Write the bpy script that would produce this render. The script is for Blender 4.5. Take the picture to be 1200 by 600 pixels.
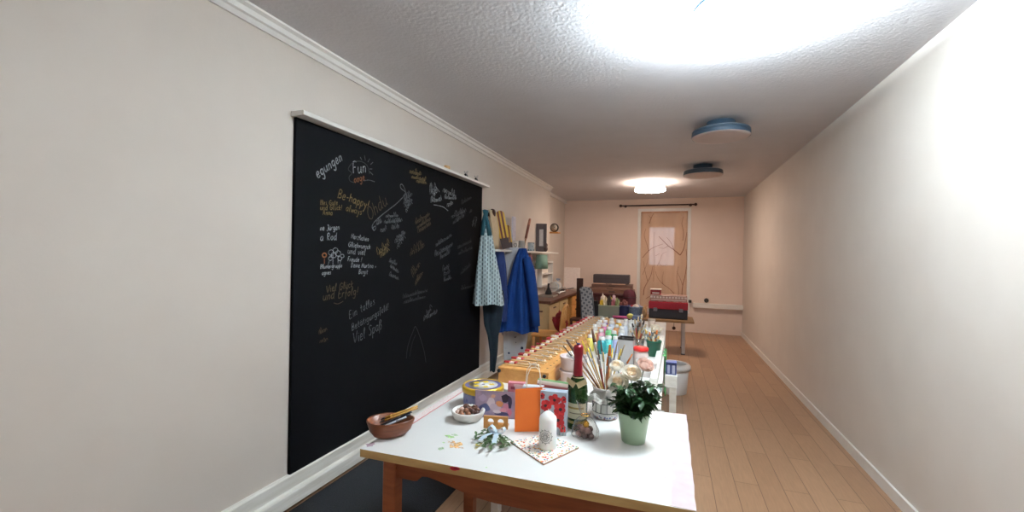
import bpy, bmesh, math, random
from mathutils import Vector, Matrix
random.seed(7)
for o in list(bpy.data.objects): bpy.data.objects.remove(o)
SC = bpy.context.scene
COL = SC.collection
PI = math.pi

# ------------------------------------------------------------------ camera, world, exposure
FPX = 510.534
CAMZ = 1.5
MR = Matrix(((0.939776651, 0.341287517, 0.0185115477),
             (0.0175322039, 0.00595397827, -0.999828571),
             (-0.341339228, 0.939940094, -0.000388112588)))   # rows: right, down, forward
cd = bpy.data.cameras.new('camera'); cam = bpy.data.objects.new('camera', cd); COL.objects.link(cam)
cd.sensor_fit = 'HORIZONTAL'; cd.sensor_width = 36; cd.lens = FPX/1200*36; cd.clip_start = .02
r_, d_, f_ = MR[0], MR[1], MR[2]
cam.matrix_world = Matrix(((r_[0], -d_[0], -f_[0], 0), (r_[1], -d_[1], -f_[1], 0), (r_[2], -d_[2], -f_[2], CAMZ), (0, 0, 0, 1)))
SC.camera = cam
w = bpy.data.worlds.new('world'); SC.world = w; w.use_nodes = True
w.node_tree.nodes['Background'].inputs[0].default_value = (.55, .6, .7, 1)
w.node_tree.nodes['Background'].inputs[1].default_value = .05
SC.view_settings.view_transform = 'Standard'; SC.view_settings.look = 'None'
SC.view_settings.gamma = 1; SC.view_settings.use_curve_mapping = False
SC.view_settings.exposure = 0.66
SC.cycles.use_denoising = True
SC.cycles.max_bounces = 8; SC.cycles.diffuse_bounces = 5; SC.cycles.transparent_max_bounces = 12
NEAR_LAMP = ((.83, .96, 1.03), 48.0, 950.0)      # colour, diffuser strength, uplight strength
FAR_LAMP = ((1.0, .79, .63), 41.0, 26.0)
ADDED_FILL_LAMP = ((.90, .96, 1.0), 10.0, 20.0)

def at(px, py, x=None, y=None, z=None):
    """a point of the room seen at a place in the photograph, on a real plane of the room"""
    d = MR.transposed() @ Vector(((px-600)/FPX, (py-300)/FPX, 1))
    if x is not None: t = x/d[0]
    elif y is not None: t = y/d[1]
    else: t = (z-CAMZ)/d[2]
    return Vector((0, 0, CAMZ)) + d*t
def mpp(p):                                    # metres per photo pixel at a point
    return (MR[2].dot(Vector(p)-Vector((0, 0, CAMZ))))/FPX

# ------------------------------------------------------------------ materials
def lin(c):
    return tuple((v/12.92 if v <= .04045 else ((v+.055)/1.055)**2.4) for v in (x/255 for x in c)) + (1,)
def mat(name, c, rough=.55, metal=0., noise=None, bump=None, trans=0., alpha=1., emit=None, stretch=(1, 1, 1), spec=.5, coat=0.):
    m = bpy.data.materials.new(name); m.use_nodes = True
    n = m.node_tree.nodes; L = m.node_tree.links; b = n['Principled BSDF']
    b.inputs['Base Color'].default_value = lin(c); b.inputs['Roughness'].default_value = rough
    b.inputs['Metallic'].default_value = metal; b.inputs['Specular IOR Level'].default_value = spec
    b.inputs['Transmission Weight'].default_value = trans; b.inputs['Alpha'].default_value = alpha
    b.inputs['Coat Weight'].default_value = coat
    if emit:
        b.inputs['Emission Color'].default_value = tuple(emit[0])+(1,); b.inputs['Emission Strength'].default_value = emit[1]
    if noise or bump:
        tc = n.new('ShaderNodeTexCoord'); mp = n.new('ShaderNodeMapping'); mp.inputs['Scale'].default_value = stretch
        L.new(tc.outputs['Object'], mp.inputs['Vector'])
    if noise:                                   # noise = (scale, other colour, contrast)
        t = n.new('ShaderNodeTexNoise'); t.inputs['Scale'].default_value = noise[0]; t.inputs['Detail'].default_value = 5
        L.new(mp.outputs[0], t.inputs['Vector'])
        r = n.new('ShaderNodeValToRGB'); h = noise[2] if len(noise) > 2 else .2
        r.color_ramp.elements[0].position = .5-h; r.color_ramp.elements[1].position = .5+h
        r.color_ramp.elements[0].color = lin(c); r.color_ramp.elements[1].color = lin(noise[1])
        L.new(t.outputs['Fac'], r.inputs[0]); L.new(r.outputs[0], b.inputs['Base Color'])
    if bump:                                    # bump = (scale, strength, distance)
        t2 = n.new('ShaderNodeTexNoise'); t2.inputs['Scale'].default_value = bump[0]; t2.inputs['Detail'].default_value = 4
        L.new(mp.outputs[0], t2.inputs['Vector'])
        bp = n.new('ShaderNodeBump'); bp.inputs['Strength'].default_value = bump[1]; bp.inputs['Distance'].default_value = bump[2]
        L.new(t2.outputs['Fac'], bp.inputs['Height']); L.new(bp.outputs[0], b.inputs['Normal'])
    return m
def brick(name, c1, c2, mortar, bw, rh, ms, axes=(0, 1, 2), rough=.5, offset=.5, rot=0):
    """procedural planks, woven nets and tiles"""
    m = bpy.data.materials.new(name); m.use_nodes = True
    n = m.node_tree.nodes; L = m.node_tree.links; b = n['Principled BSDF']; b.inputs['Roughness'].default_value = rough
    tc = n.new('ShaderNodeTexCoord'); sx = n.new('ShaderNodeSeparateXYZ'); cx = n.new('ShaderNodeCombineXYZ')
    L.new(tc.outputs['Object'], sx.inputs[0])
    for i, a in enumerate(axes): L.new(sx.outputs[a], cx.inputs[i])
    mp = n.new('ShaderNodeMapping'); mp.inputs['Rotation'].default_value = (0, 0, rot)
    L.new(cx.outputs[0], mp.inputs['Vector'])
    t = n.new('ShaderNodeTexBrick'); L.new(mp.outputs[0], t.inputs['Vector'])
    t.inputs['Color1'].default_value = lin(c1); t.inputs['Color2'].default_value = lin(c2); t.inputs['Mortar'].default_value = lin(mortar)
    t.inputs['Scale'].default_value = 1; t.inputs['Brick Width'].default_value = bw; t.inputs['Row Height'].default_value = rh
    t.inputs['Mortar Size'].default_value = ms; t.offset = offset
    no = n.new('ShaderNodeTexNoise'); no.inputs['Scale'].default_value = 6; no.inputs['Detail'].default_value = 6
    m2 = n.new('ShaderNodeMapping'); m2.inputs['Scale'].default_value = (1.2, 14, 1); L.new(cx.outputs[0], m2.inputs[0]); L.new(m2.outputs[0], no.inputs['Vector'])
    mx = n.new('ShaderNodeMix'); mx.data_type = 'RGBA'; mx.blend_type = 'MULTIPLY'; mx.inputs[0].default_value = .35
    L.new(t.outputs['Color'], mx.inputs[6]); L.new(no.outputs['Fac'], mx.inputs[7]); L.new(mx.outputs[2], b.inputs['Base Color'])
    return m
def specks(name, base, scale, thr, cols, rough=.6):
    """scattered coloured flecks on a plain ground"""
    m = bpy.data.materials.new(name); m.use_nodes = True
    n = m.node_tree.nodes; L = m.node_tree.links; b = n['Principled BSDF']; b.inputs['Roughness'].default_value = rough
    tc = n.new('ShaderNodeTexCoord'); v = n.new('ShaderNodeTexVoronoi'); v.inputs['Scale'].default_value = scale
    L.new(tc.outputs['Object'], v.inputs['Vector'])
    lt = n.new('ShaderNodeMath'); lt.operation = 'LESS_THAN'; lt.inputs[1].default_value = thr; L.new(v.outputs['Distance'], lt.inputs[0])
    s = n.new('ShaderNodeSeparateColor'); L.new(v.outputs['Color'], s.inputs[0])
    r = n.new('ShaderNodeValToRGB'); r.color_ramp.interpolation = 'CONSTANT'
    while len(r.color_ramp.elements) < len(cols): r.color_ramp.elements.new(.5)
    for i, c in enumerate(cols):
        r.color_ramp.elements[i].position = i/len(cols); r.color_ramp.elements[i].color = lin(c)
    L.new(s.outputs[0], r.inputs[0])
    mx = n.new('ShaderNodeMix'); mx.data_type = 'RGBA'; L.new(lt.outputs[0], mx.inputs[0])
    mx.inputs[6].default_value = lin(base); L.new(r.outputs[0], mx.inputs[7]); L.new(mx.outputs[2], b.inputs['Base Color'])
    return m
_mc = {}
def pm(c, rough=.5, **k):                       # plain painted material, cached by colour
    key = (tuple(c), rough, tuple(sorted(k.items())))
    if key not in _mc:
        hi = tuple(min(255, v*1.06+2) for v in c)
        _mc[key] = mat('paint_%02x%02x%02x' % tuple(int(v) for v in c), c, rough, noise=(30, hi, .25), **k)
    return _mc[key]
def film(name, tint, amount):                   # clear plastic: mostly see-through with a gloss
    m = bpy.data.materials.new(name); m.use_nodes = True; n = m.node_tree.nodes; L = m.node_tree.links
    n.remove(n['Principled BSDF']); o = n['Material Output']
    t = n.new('ShaderNodeBsdfTransparent'); t.inputs[0].default_value = lin(tint)
    g = n.new('ShaderNodeBsdfGlossy'); g.inputs['Roughness'].default_value = .12
    fr = n.new('ShaderNodeLayerWeight'); fr.inputs[0].default_value = amount
    mx = n.new('ShaderNodeMixShader'); L.new(fr.outputs['Facing'], mx.inputs[0]); L.new(t.outputs[0], mx.inputs[1]); L.new(g.outputs[0], mx.inputs[2])
    L.new(mx.outputs[0], o.inputs[0]); return m

M = {}
M['wall'] = mat('wall_paint', (214, 206, 197), .8, noise=(3, (208, 199, 190), .3), bump=(60, .12, .003))
M['wallback'] = mat('back_wall_paint', (226, 208, 196), .8, noise=(3, (221, 202, 190), .3), bump=(60, .12, .003))
M['ceil'] = mat('stippled_ceiling', (206, 205, 209), .9, noise=(4, (200, 199, 203), .3), bump=(45, .32, .008))
M['white'] = mat('white_gloss_paint', (226, 224, 220), .35, noise=(9, (218, 215, 210), .3))
M['worn'] = mat('worn_white_paint', (244, 243, 236), .45, noise=(14, (228, 226, 217), .12), stretch=(1, .25, 3))
M['floor'] = brick('laminate_planks', (184, 146, 114), (168, 130, 100), (122, 90, 66), 1.1, .145, .0025, (1, 0, 2), .32)
M['mat'] = mat('black_speckled_carpet', (9, 11, 15), .95, noise=(150, (26, 30, 36), .12), bump=(200, .6, .004))
M['board'] = mat('black_chalk_paint', (6, 7, 9), .85, noise=(3, (11, 12, 14), .3), stretch=(1, 1, .35), spec=.08)
M['chalk'] = mat('white_chalk', (156, 160, 162), .95, noise=(60, (96, 98, 100), .12))
M['chalk2'] = mat('grey_chalk', (96, 99, 101), .95, noise=(60, (58, 60, 61), .12))
M['chalk3'] = mat('faint_chalk', (58, 60, 60), .95, noise=(90, (40, 42, 42), .2))
M['ochre'] = mat('ochre_chalk', (122, 102, 58), .95, noise=(60, (84, 68, 36), .12))
M['ochre2'] = mat('faint_ochre_chalk', (78, 64, 40), .95, noise=(90, (56, 46, 28), .2))
M['orangechalk'] = mat('orange_chalk', (150, 92, 52), .95, noise=(90, (110, 66, 38), .2))
M['redwood'] = mat('reddish_pine', (150, 84, 48), .42, noise=(7, (122, 62, 34), .25), stretch=(1, 1, 8))
M['pine'] = mat('yellow_pine', (222, 164, 94), .45, noise=(8, (206, 144, 76), .25), stretch=(6, 1, 6))
M['palepine'] = mat('pale_beech', (226, 190, 138), .5, noise=(10, (206, 164, 108), .25), stretch=(1, 8, 8))
M['edge'] = mat('ochre_table_edge', (196, 168, 112), .5, noise=(9, (176, 144, 92), .2), stretch=(1, 6, 6))
M['darkwood'] = mat('dark_brown_wood', (70, 38, 28), .45, noise=(8, (52, 27, 20), .25), stretch=(1, 1, 6))
M['bowlwood'] = mat('acacia_wood', (134, 72, 36), .38, noise=(14, (92, 46, 22), .25), stretch=(1, 1, 6))
M['black'] = pm((24, 24, 26), .4); M['steel'] = mat('brushed_steel', (170, 172, 174), .3, 1.)
M['gold'] = mat('gold_foil', (226, 178, 82), .25, 1.)

# ------------------------------------------------------------------ mesh building
class B:
    def __init__(s): s.v = []; s.f = []; s.m = []; s.sm = []; s.mats = []
    def mi(s, m):
        if m not in s.mats: s.mats.append(m)
        return s.mats.index(m)
    def add(s, vs, fs, m, smooth=False):
        b = len(s.v); k = s.mi(m); s.v += [tuple(v) for v in vs]
        for f in fs: s.f.append([b+i for i in f]); s.m.append(k); s.sm.append(smooth)
        return s
    def box(s, c, d, m, rot=0, rx=0, ry=0):
        R = Matrix.Rotation(rot, 3, 'Z') @ Matrix.Rotation(ry, 3, 'Y') @ Matrix.Rotation(rx, 3, 'X'); c = Vector(c)
        vs = [c + R @ Vector((x*d[0]/2, y*d[1]/2, z*d[2]/2)) for x in (-1, 1) for y in (-1, 1) for z in (-1, 1)]
        return s.add(vs, [(0, 1, 3, 2), (4, 6, 7, 5), (0, 4, 5, 1), (2, 3, 7, 6), (0, 2, 6, 4), (1, 5, 7, 3)], m)
    def rbox(s, c, d, m, r=.004, rot=0, rx=0, ry=0):      # box with chamfered upright corners and eased top
        x, y, z = d[0]/2, d[1]/2, d[2]/2; r = min(r, x*.9, y*.9, z*.9)
        R = Matrix.Rotation(rot, 3, 'Z') @ Matrix.Rotation(ry, 3, 'Y') @ Matrix.Rotation(rx, 3, 'X'); c = Vector(c)
        def ring(zz, i):
            a, b_ = x-i, y-i; q = r*.7
            return [(a, b_-q, zz), (a-q, b_, zz), (-a+q, b_, zz), (-a, b_-q, zz), (-a, -b_+q, zz), (-a+q, -b_, zz), (a-q, -b_, zz), (a, -b_+q, zz)]
        rs = [ring(-z, r*.6), ring(-z+r, 0), ring(z-r, 0), ring(z, r*.6)]
        vs = [c + R @ Vector(p) for q in rs for p in q]; fs = [tuple(range(7, -1, -1)), tuple(range(24, 32))]
        for k in range(3):
            for i in range(8): fs.append((k*8+i, k*8+(i+1) % 8, k*8+8+(i+1) % 8, k*8+8+i))
        return s.add(vs, fs, m)
    def lathe(s, prof, m, c=(0, 0, 0), n=28, smooth=True, sx=1, sy=1, rot=None, ms=None, cap=True):
        """prof: (radius, z) rings; ms: one material per band"""
        c = Vector(c); vs = []; R = rot or Matrix.Identity(3)
        for r, z in prof:
            for i in range(n):
                a = 2*PI*i/n; vs.append(c + R @ Vector((r*math.cos(a)*sx, r*math.sin(a)*sy, z)))
        for k in range(len(prof)-1):
            s.add([], [], m); b = len(s.v)
        b = len(s.v); s.v += [tuple(v) for v in vs]
        for k in range(len(prof)-1):
            mm = s.mi(ms[k] if ms else m)
            for i in range(n):
                s.f.append([b+k*n+i, b+k*n+(i+1) % n, b+(k+1)*n+(i+1) % n, b+(k+1)*n+i]); s.m.append(mm); s.sm.append(smooth)
        if cap:
            if prof[0][0] > 1e-5: s.f.append([b+i for i in range(n-1, -1, -1)]); s.m.append(s.mi(ms[0] if ms else m)); s.sm.append(False)
            if prof[-1][0] > 1e-5: s.f.append([b+(len(prof)-1)*n+i for i in range(n)]); s.m.append(s.mi(ms[-1] if ms else m)); s.sm.append(False)
        return s
    def tube(s, pts, r, m, n=8, close=False, smooth=True):
        pts = [Vector(p) for p in pts]; N = len(pts); rr = r if isinstance(r, (list, tuple)) else [r]*N
        rings = []; up = Vector((0, 0, 1))
        for i, p in enumerate(pts):
            a = pts[(i-1) % N] if (i or close) else p; b_ = pts[(i+1) % N] if (i < N-1 or close) else p
            t = (b_-a).normalized() if (b_-a).length > 1e-9 else Vector((0, 0, 1))
            u = t.cross(up) if abs(t.dot(up)) < .95 else t.cross(Vector((1, 0, 0))); u.normalize(); v = t.cross(u)
            if rings and u.dot(pu) < 0 and abs(u.dot(pu)) > .5: u = -u; v = -v
            pu = u
            rings.append([p + u*rr[i]*math.cos(2*PI*k/n) + v*rr[i]*math.sin(2*PI*k/n) for k in range(n)])
        vs = [q for g in rings for q in g]; fs = []
        for i in range(N if close else N-1):
            j = (i+1) % N
            for k in range(n): fs.append((i*n+k, i*n+(k+1) % n, j*n+(k+1) % n, j*n+k))
        if not close: fs += [tuple(range(n-1, -1, -1)), tuple((N-1)*n+k for k in range(n))]
        return s.add(vs, fs, m, smooth)
    def prism(s, poly, z0, z1, m, mside=None, fn=None):    # polygon extruded upward; fn maps (x,y,z) elsewhere
        n = len(poly); fn = fn or (lambda p: p)
        vs = [fn(Vector((x, y, z0))) for x, y in poly] + [fn(Vector((x, y, z1))) for x, y in poly]
        s.add(vs, [tuple(range(n-1, -1, -1)), tuple(range(n, 2*n))], m)
        return s.add(vs, [(i, (i+1) % n, n+(i+1) % n, n+i) for i in range(n)], mside or m)
    def quadgrid(s, fn, nu, nv, m, smooth=True, closeu=False):
        vs = [fn(i/(nu if closeu else nu-1), j/(nv-1)) for j in range(nv) for i in range(nu)]
        fs = [(j*nu+i, j*nu+(i+1) % nu, (j+1)*nu+(i+1) % nu, (j+1)*nu+i) for j in range(nv-1) for i in range(nu if closeu else nu-1)]
        return s.add(vs, fs, m, smooth)
    def ball(s, c, r, m, n=10, k=7, sc=(1, 1, 1), lump=0):
        c = Vector(c)
        def fn(u, v):
            a = 2*PI*u; t = PI*v; q = 1+lump*math.sin(5*a+c.x*90)*math.sin(4*t+c.y*70)
            return c + Vector((r*q*math.sin(t)*math.cos(a)*sc[0], r*q*math.sin(t)*math.sin(a)*sc[1], -r*q*math.cos(t)*sc[2]))
        return s.quadgrid(fn, n, k, m, True, True)
    def build(s, name, parent=None, loc=None, rz=0, weld=False):
        me = bpy.data.meshes.new(name); me.from_pydata(s.v, [], s.f)
        for m in s.mats: me.materials.append(m)
        for i, p in enumerate(me.polygons): p.material_index = s.m[i]; p.use_smooth = s.sm[i]
        bm = bmesh.new(); bm.from_mesh(me)
        if weld: bmesh.ops.remove_doubles(bm, verts=bm.verts, dist=1e-5)
        bmesh.ops.recalc_face_normals(bm, faces=bm.faces); bm.to_mesh(me); bm.free()
        o = bpy.data.objects.new(name, me); COL.objects.link(o)
        if parent: o.parent = parent
        if loc is not None: o.location = loc
        if rz: o.rotation_euler.z = rz
        return o
def tag(o, label, cat, group=None):
    o['label'] = label; o['category'] = cat
    if group: o['group'] = group
    return o
def thing(name, label, cat, loc=(0, 0, 0), rz=0, group=None):
    o = bpy.data.objects.new(name, None); COL.objects.link(o); o.empty_display_size = .05
    o.location = loc; o.rotation_euler = (0, 0, rz); return tag(o, label, cat, group)
def struct(o): o['kind'] = 'structure'; return o
def dup(root, loc, rz=None, label=None):
    r = root.copy(); COL.objects.link(r); r.location = loc
    if rz is not None: r.rotation_euler.z = rz
    if label: r['label'] = label
    for ch in list(root.children):
        c = ch.copy(); COL.objects.link(c); c.parent = r
        for g in list(ch.children):
            e = g.copy(); COL.objects.link(e); e.parent = c
    return r
ORD = ['first', 'second', 'third', 'fourth', 'fifth', 'sixth', 'seventh', 'eighth', 'ninth', 'tenth', 'eleventh', 'twelfth', 'thirteenth',
       'fourteenth', 'fifteenth', 'sixteenth', 'seventeenth', 'eighteenth', 'nineteenth', 'twentieth', 'twenty-first', 'twenty-second']

# ------------------------------------------------------------------ room shell
XL, XL2, XR, YB, YF, H = -2.08, -2.26, 1.36, 9.67, -1.6, 2.76
YS = 7.7                                         # where the left wall steps back
b = B(); b.box(((XL2+XR)/2-.1, (YB+YF)/2, -.05), (XR-XL2+.4, YB-YF+.4, .1), M['floor']); struct(b.build('floor'))
b = B(); b.box(((XL2+XR)/2-.1, (YB+YF)/2, H+.05), (XR-XL2+.4, YB-YF+.4, .1), M['ceil']); struct(b.build('ceiling'))
b = B(); b.prism([(XL, YF), (XL, YS), (XL2, YS), (XL2, YB+.1), (XL2-.15, YB+.1), (XL2-.15, YF)], 0, H, M['wall']); struct(b.build('wall_left'))
b = B(); b.box((XR+.06, (YB+YF)/2, H/2), (.12, YB-YF+.2, H), M['wall']); struct(b.build('wall_right'))
b = B(); b.box(((XL2+XR)/2, YF-.06, H/2), (XR-XL2, .12, H), M['wall']); struct(b.build('wall_front'))
WX0, WX1, WZ0, WZ1 = -.60, .33, .42, 2.49        # window opening in the back wall
b = B(); t = .14
for x0, x1, z0, z1 in ((XL2, WX0, 0, H), (WX1, XR, 0, H), (WX0, WX1, 0, WZ0), (WX0, WX1, WZ1, H)):
    b.box(((x0+x1)/2, YB+t/2, (z0+z1)/2), (x1-x0, t, z1-z0), M['wallback'])
struct(b.build('wall_back'))
# ceiling cove along the left wall
b = B(); prof = [(0, 0), (0, -.078), (.012, -.078), (.016, -.05), (.03, -.045), (.036, -.02), (.06, -.012), (.06, 0)]
b.prism(prof, YF, YS, M['white'], fn=lambda p: Vector((XL+p.x, p.z, H+p.y))); struct(b.build('trim_1'))
b = B(); b.box((XL2+.02, (YS+YB)/2, H-.03), (.04, YB-YS, .06), M['white']); struct(b.build('trim_2'))
# tall stepped skirting under the black board
b = B(); b.prism([(0, .03), (0, .20), (.02, .20), (.028, .192), (.028, .12), (.044, .112), (.05, .102), (.05, .03)], YF, YS-.02, M['worn'],
                 fn=lambda p: Vector((XL+p.x, p.z, p.y))); struct(b.build('baseboard_left'))
b = B(); b.box((XR-.008, (YB+YF)/2, .04), (.016, YB-YF, .08), M['white']); struct(b.build('baseboard_right'))
b = B(); b.box(((WX1+XR)/2+.06, YB-.05, .565), (XR-WX1-.12, .1, .09), M['white']); struct(b.build('trim_3'))
# window: casing, sash, pane
win = struct(bpy.data.objects.new('window_1', None)); COL.objects.link(win); win.location = (0, YB, 0)
b = B()
for x0, x1, z0, z1 in ((WX0-.06, WX0, WZ0, WZ1+.06), (WX1, WX1+.06, WZ0, WZ1+.06), (WX0, WX1, WZ1, WZ1+.06), (WX0-.06, WX1+.06, WZ0-.04, WZ0)):
    b.box(((x0+x1)/2, -.012, (z0+z1)/2), (x1-x0, .03, z1-z0), M['white'])
b.build('window_frame', win)
PX0, PX1, PZ0, PZ1 = -.425, .075, 1.36, 2.16
b = B(); cr = mat('cream_sash_paint', (222, 200, 182), .5, noise=(6, (214, 192, 172), .3))
for x0, x1, z0, z1 in ((WX0, PX0, WZ0, WZ1), (PX1, WX1, WZ0, WZ1), (PX0, PX1, WZ0, PZ0), (PX0, PX1, PZ1, WZ1)):
    b.box(((x0+x1)/2, .09, (z0+z1)/2), (x1-x0, .04, z1-z0), cr)
b.build('sash', win)
b = B(); b.box(((PX0+PX1)/2, .095, (PZ0+PZ1)/2), (PX1-PX0, .008, PZ1-PZ0), mat('evening_pane', (150, 150, 160), .15, emit=((.88, .88, 1.0), .50)))
b.build('pane', win)
# black carpet on the floor along the board
b = B(); b.rbox((-1.645, 2.28, .006), (.77, 2.3, .012), M['mat'], .004)
tag(b.build('carpet_runner'), 'black speckled carpet runner on floor below the blackboard', 'carpet')

# ------------------------------------------------------------------ ceiling lamps
def lamp(name, label, x, y, lit):
    root = thing(name, label, 'lamp', (x, y, H))
    rim = mat('blue_grey_rim', (70, 92, 112), .4, noise=(12, (62, 82, 100), .3))
    b = B(); b.lathe([(.12, 0), (.12, -.079), (.24, -.081), (.246, -.085), (.246, -.099), (.235, -.103), (0, -.103)], rim, n=48); b.build('lamp_body', root)
    if lit: me = mat('lit_uplight', (255, 250, 240), .5, emit=(lit[0], lit[2])); md = mat('lit_diffuser', (255, 252, 245), .5, emit=(lit[0], lit[1]))
    else: me = mat('unlit_uplight', (150, 160, 170), .5, noise=(6, (140, 150, 160), .3)); md = mat('unlit_diffuser', (196, 186, 186), .5, noise=(6, (190, 180, 180), .3))
    b = B(); b.lathe([(.19, -.0795), (.238, -.0795), (.238, -.075), (.19, -.075)], me, n=48); b.build('light_ring', root)
    b = B(); b.lathe([(.235, -.1035), (.244, -.107), (.246, -.115), (.246, -.131), (.238, -.139), (.2, -.143), (0, -.144)], md, n=48)
    if not lit: b.lathe([(.247, -.105), (.247, -.135)], rim, n=48, cap=False)
    b.build('lamp_shade', root)
    return root
lamp('ceiling_lamp', 'lit round ceiling lamp with cool white glow above the work table', .32, 2.27, NEAR_LAMP)
lamp('ceiling_lamp', 'added round fill lamp on the ceiling, unseen over the camera', .2, .42, ADDED_FILL_LAMP)  # added lamp, out of view, brightens the fronts of things on the table
lamp('ceiling_lamp', 'lit round ceiling lamp with warm glow before the curtained window', -.335, 7.60, FAR_LAMP)
lamp('ceiling_lamp', 'unlit round ceiling lamp with blue grey rim, nearer of the two dark ones', .415, 4.40, None)
lamp('ceiling_lamp', 'unlit round ceiling lamp with blue grey rim, farther of the two dark ones', .39, 6.35, None)

# ------------------------------------------------------------------ blackboard with chalk writing
GL = {  # single-stroke handwriting, tenths of the x-height
'a': (10, '8,9 4,10 1,7 1,3 4,0 8,4|8,10 8,2 10,0'), 'b': (9, '1,17 1,0 5,0 8,4 7,9 3,10 1,7'), 'c': (8, '7,8 4,10 1,7 1,3 4,0 7,2'),
'd': (10, '8,9 4,10 1,6 1,2 4,0 8,4|8,18 8,2 10,0'), 'e': (9, '1,5 7,6 6,10 3,10 1,6 2,1 5,0 8,2'), 'f': (7, '7,16 5,18 3,15 3,-5|0,9 6,9'),
'g': (10, '8,9 4,10 1,7 2,2 5,1 8,5|8,10 8,-4 5,-8 1,-5'), 'h': (9, '1,17 1,0|1,7 4,10 7,8 7,0'), 'i': (4, '2,10 2,2 4,0|2,14 2,13'),
'j': (5, '3,10 3,-5 0,-7|3,14 3,13'), 'k': (8, '1,17 1,0|7,10 1,4 7,0'), 'l': (5, '1,4 4,15 3,18 1,15 2,2 4,0'),
'm': (13, '1,10 1,0|1,7 4,10 6,8 6,0|6,7 9,10 11,8 11,0'), 'n': (9, '1,10 1,0|1,7 4,10 7,8 7,0'), 'o': (9, '4,10 1,7 1,3 4,0 7,3 7,7 4,10 8,9'),
'p': (9, '1,10 1,-8|1,8 5,10 8,6 5,0 1,2'), 'r': (7, '1,10 1,0|1,6 3,9 6,10'), 's': (8, '7,9 4,10 2,8 6,4 5,0 1,1'), 't': (7, '3,16 3,2 6,0|0,10 6,11'),
'u': (10, '1,10 1,3 4,0 8,4|8,10 8,2 10,0'), 'v': (8, '0,10 4,0 8,10'), 'w': (12, '0,10 3,0 6,9 9,0 12,10'), 'y': (9, '1,10 4,3|8,10 3,-8 1,-7'),
'z': (8, '1,10 7,10 1,0 7,0'), 'x': (8, '0,10 7,0|7,10 0,0'), 'ß': (9, '1,-6 1,14 4,17 7,14 4,10 8,5 5,0 3,1'), 'ü': (10, '1,10 1,3 4,0 8,4|8,10 8,2 10,0|3,14 3,13|7,14 7,13'),
'ä': (10, '8,9 4,10 1,7 1,3 4,0 8,4|8,10 8,2 10,0|3,14 3,13|7,14 7,13'), '!': (5, '3,18 2,5|2,1 2,0'), '-': (7, '1,6 6,7'), '+': (9, '4,9 4,1|0,5 8,5'), '.': (4, '2,1 2,0'), ' ': (7, ''),
'A': (12, '0,0 5,17 10,0|2,6 8,6'), 'B': (11, '2,0 2,17 8,16 8,11 2,9 9,7 9,2 1,0'), 'D': (12, '2,0 2,17 8,15 10,8 7,1 0,0'), 'E': (10, '9,16 2,17 2,0 9,1|2,9 7,9'),
'F': (10, '2,0 2,17 9,17|2,9 7,9'), 'G': (12, '10,14 6,17 1,12 1,4 6,0 10,4 10,8 6,8'), 'H': (12, '2,17 2,0|10,17 10,0|2,9 10,9'), 'J': (9, '3,17 8,17 7,0 4,-3 1,0'),
'M': (14, '1,0 2,17 7,6 11,17 12,0'), 'O': (12, '6,17 1,12 1,4 6,0 11,5 10,13 6,17'), 'S': (10, '9,15 5,17 2,13 8,6 6,0 1,2'), 'V': (11, '0,17 5,0 11,18'), 'R': (11, '2,0 2,17 8,15 8,10 2,8 9,0'),
}
BX = XL+.022                                     # face of the board
def bp(px, py): p = at(px, py, x=BX); return (p.y, p.z)
def ribbon(b, pts, wd, m):
    wd *= .74
    """a chalk stroke lying on the board; pts are (y, z)"""
    if len(pts) < 2: return
    vs = []; n = len(pts)
    for i, p in enumerate(pts):
        a = pts[max(i-1, 0)]; c = pts[min(i+1, n-1)]; dx, dz = c[0]-a[0], c[1]-a[1]; l = math.hypot(dx, dz) or 1
        nx, nz = -dz/l*wd/2, dx/l*wd/2
        vs += [(BX+.0012, p[0]+nx, p[1]+nz), (BX+.0012, p[0]-nx, p[1]-nz)]
    b.add(vs, [(2*i, 2*i+1, 2*i+3, 2*i+2) for i in range(n-1)], m)
def smooth(pts, k=3):
    out = []
    for i in range(len(pts)-1):
        p0, p1, p2, p3 = pts[max(i-1, 0)], pts[i], pts[i+1], pts[min(i+2, len(pts)-1)]
        for s in range(k):
            t = s/k
            out.append(tuple(.5*((2*p1[a]) + (p2[a]-p0[a])*t + (2*p0[a]-5*p1[a]+4*p2[a]-p3[a])*t*t + (3*p1[a]-p0[a]-3*p2[a]+p3[a])*t**3) for a in (0, 1)))
    return out + [tuple(pts[-1])]
def write(b, text, p0, p1, m, wd=.007, hmul=1., slant=.18):
    """text from one board point to another, letters sized to fill the line"""
    y0, z0 = bp(*p0); y1, z1 = bp(*p1); L = math.hypot(y1-y0, z1-z0)
    tot = sum(GL[c][0] for c in text)+2*len(text); s = L/tot; ux, uz = (y1-y0)/L, (z1-z0)/L; x = 0
    for c in text:
        wv, st = GL[c]; jy = random.uniform(-.6, .6)
        for poly in (st.split('|') if st else []):
            pts = [tuple(map(float, q.split(','))) for q in poly.split()]
            pts = [(x+q[0]+q[1]*slant, (q[1]+jy)*hmul) for q in pts]
            pts = [(y0+(q[0]*ux-q[1]*uz)*s, z0+(q[0]*uz+q[1]*ux)*s) for q in pts]
            ribbon(b, smooth(pts) if len(pts) > 2 else pts, wd, m)
        x += wv+2
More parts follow.
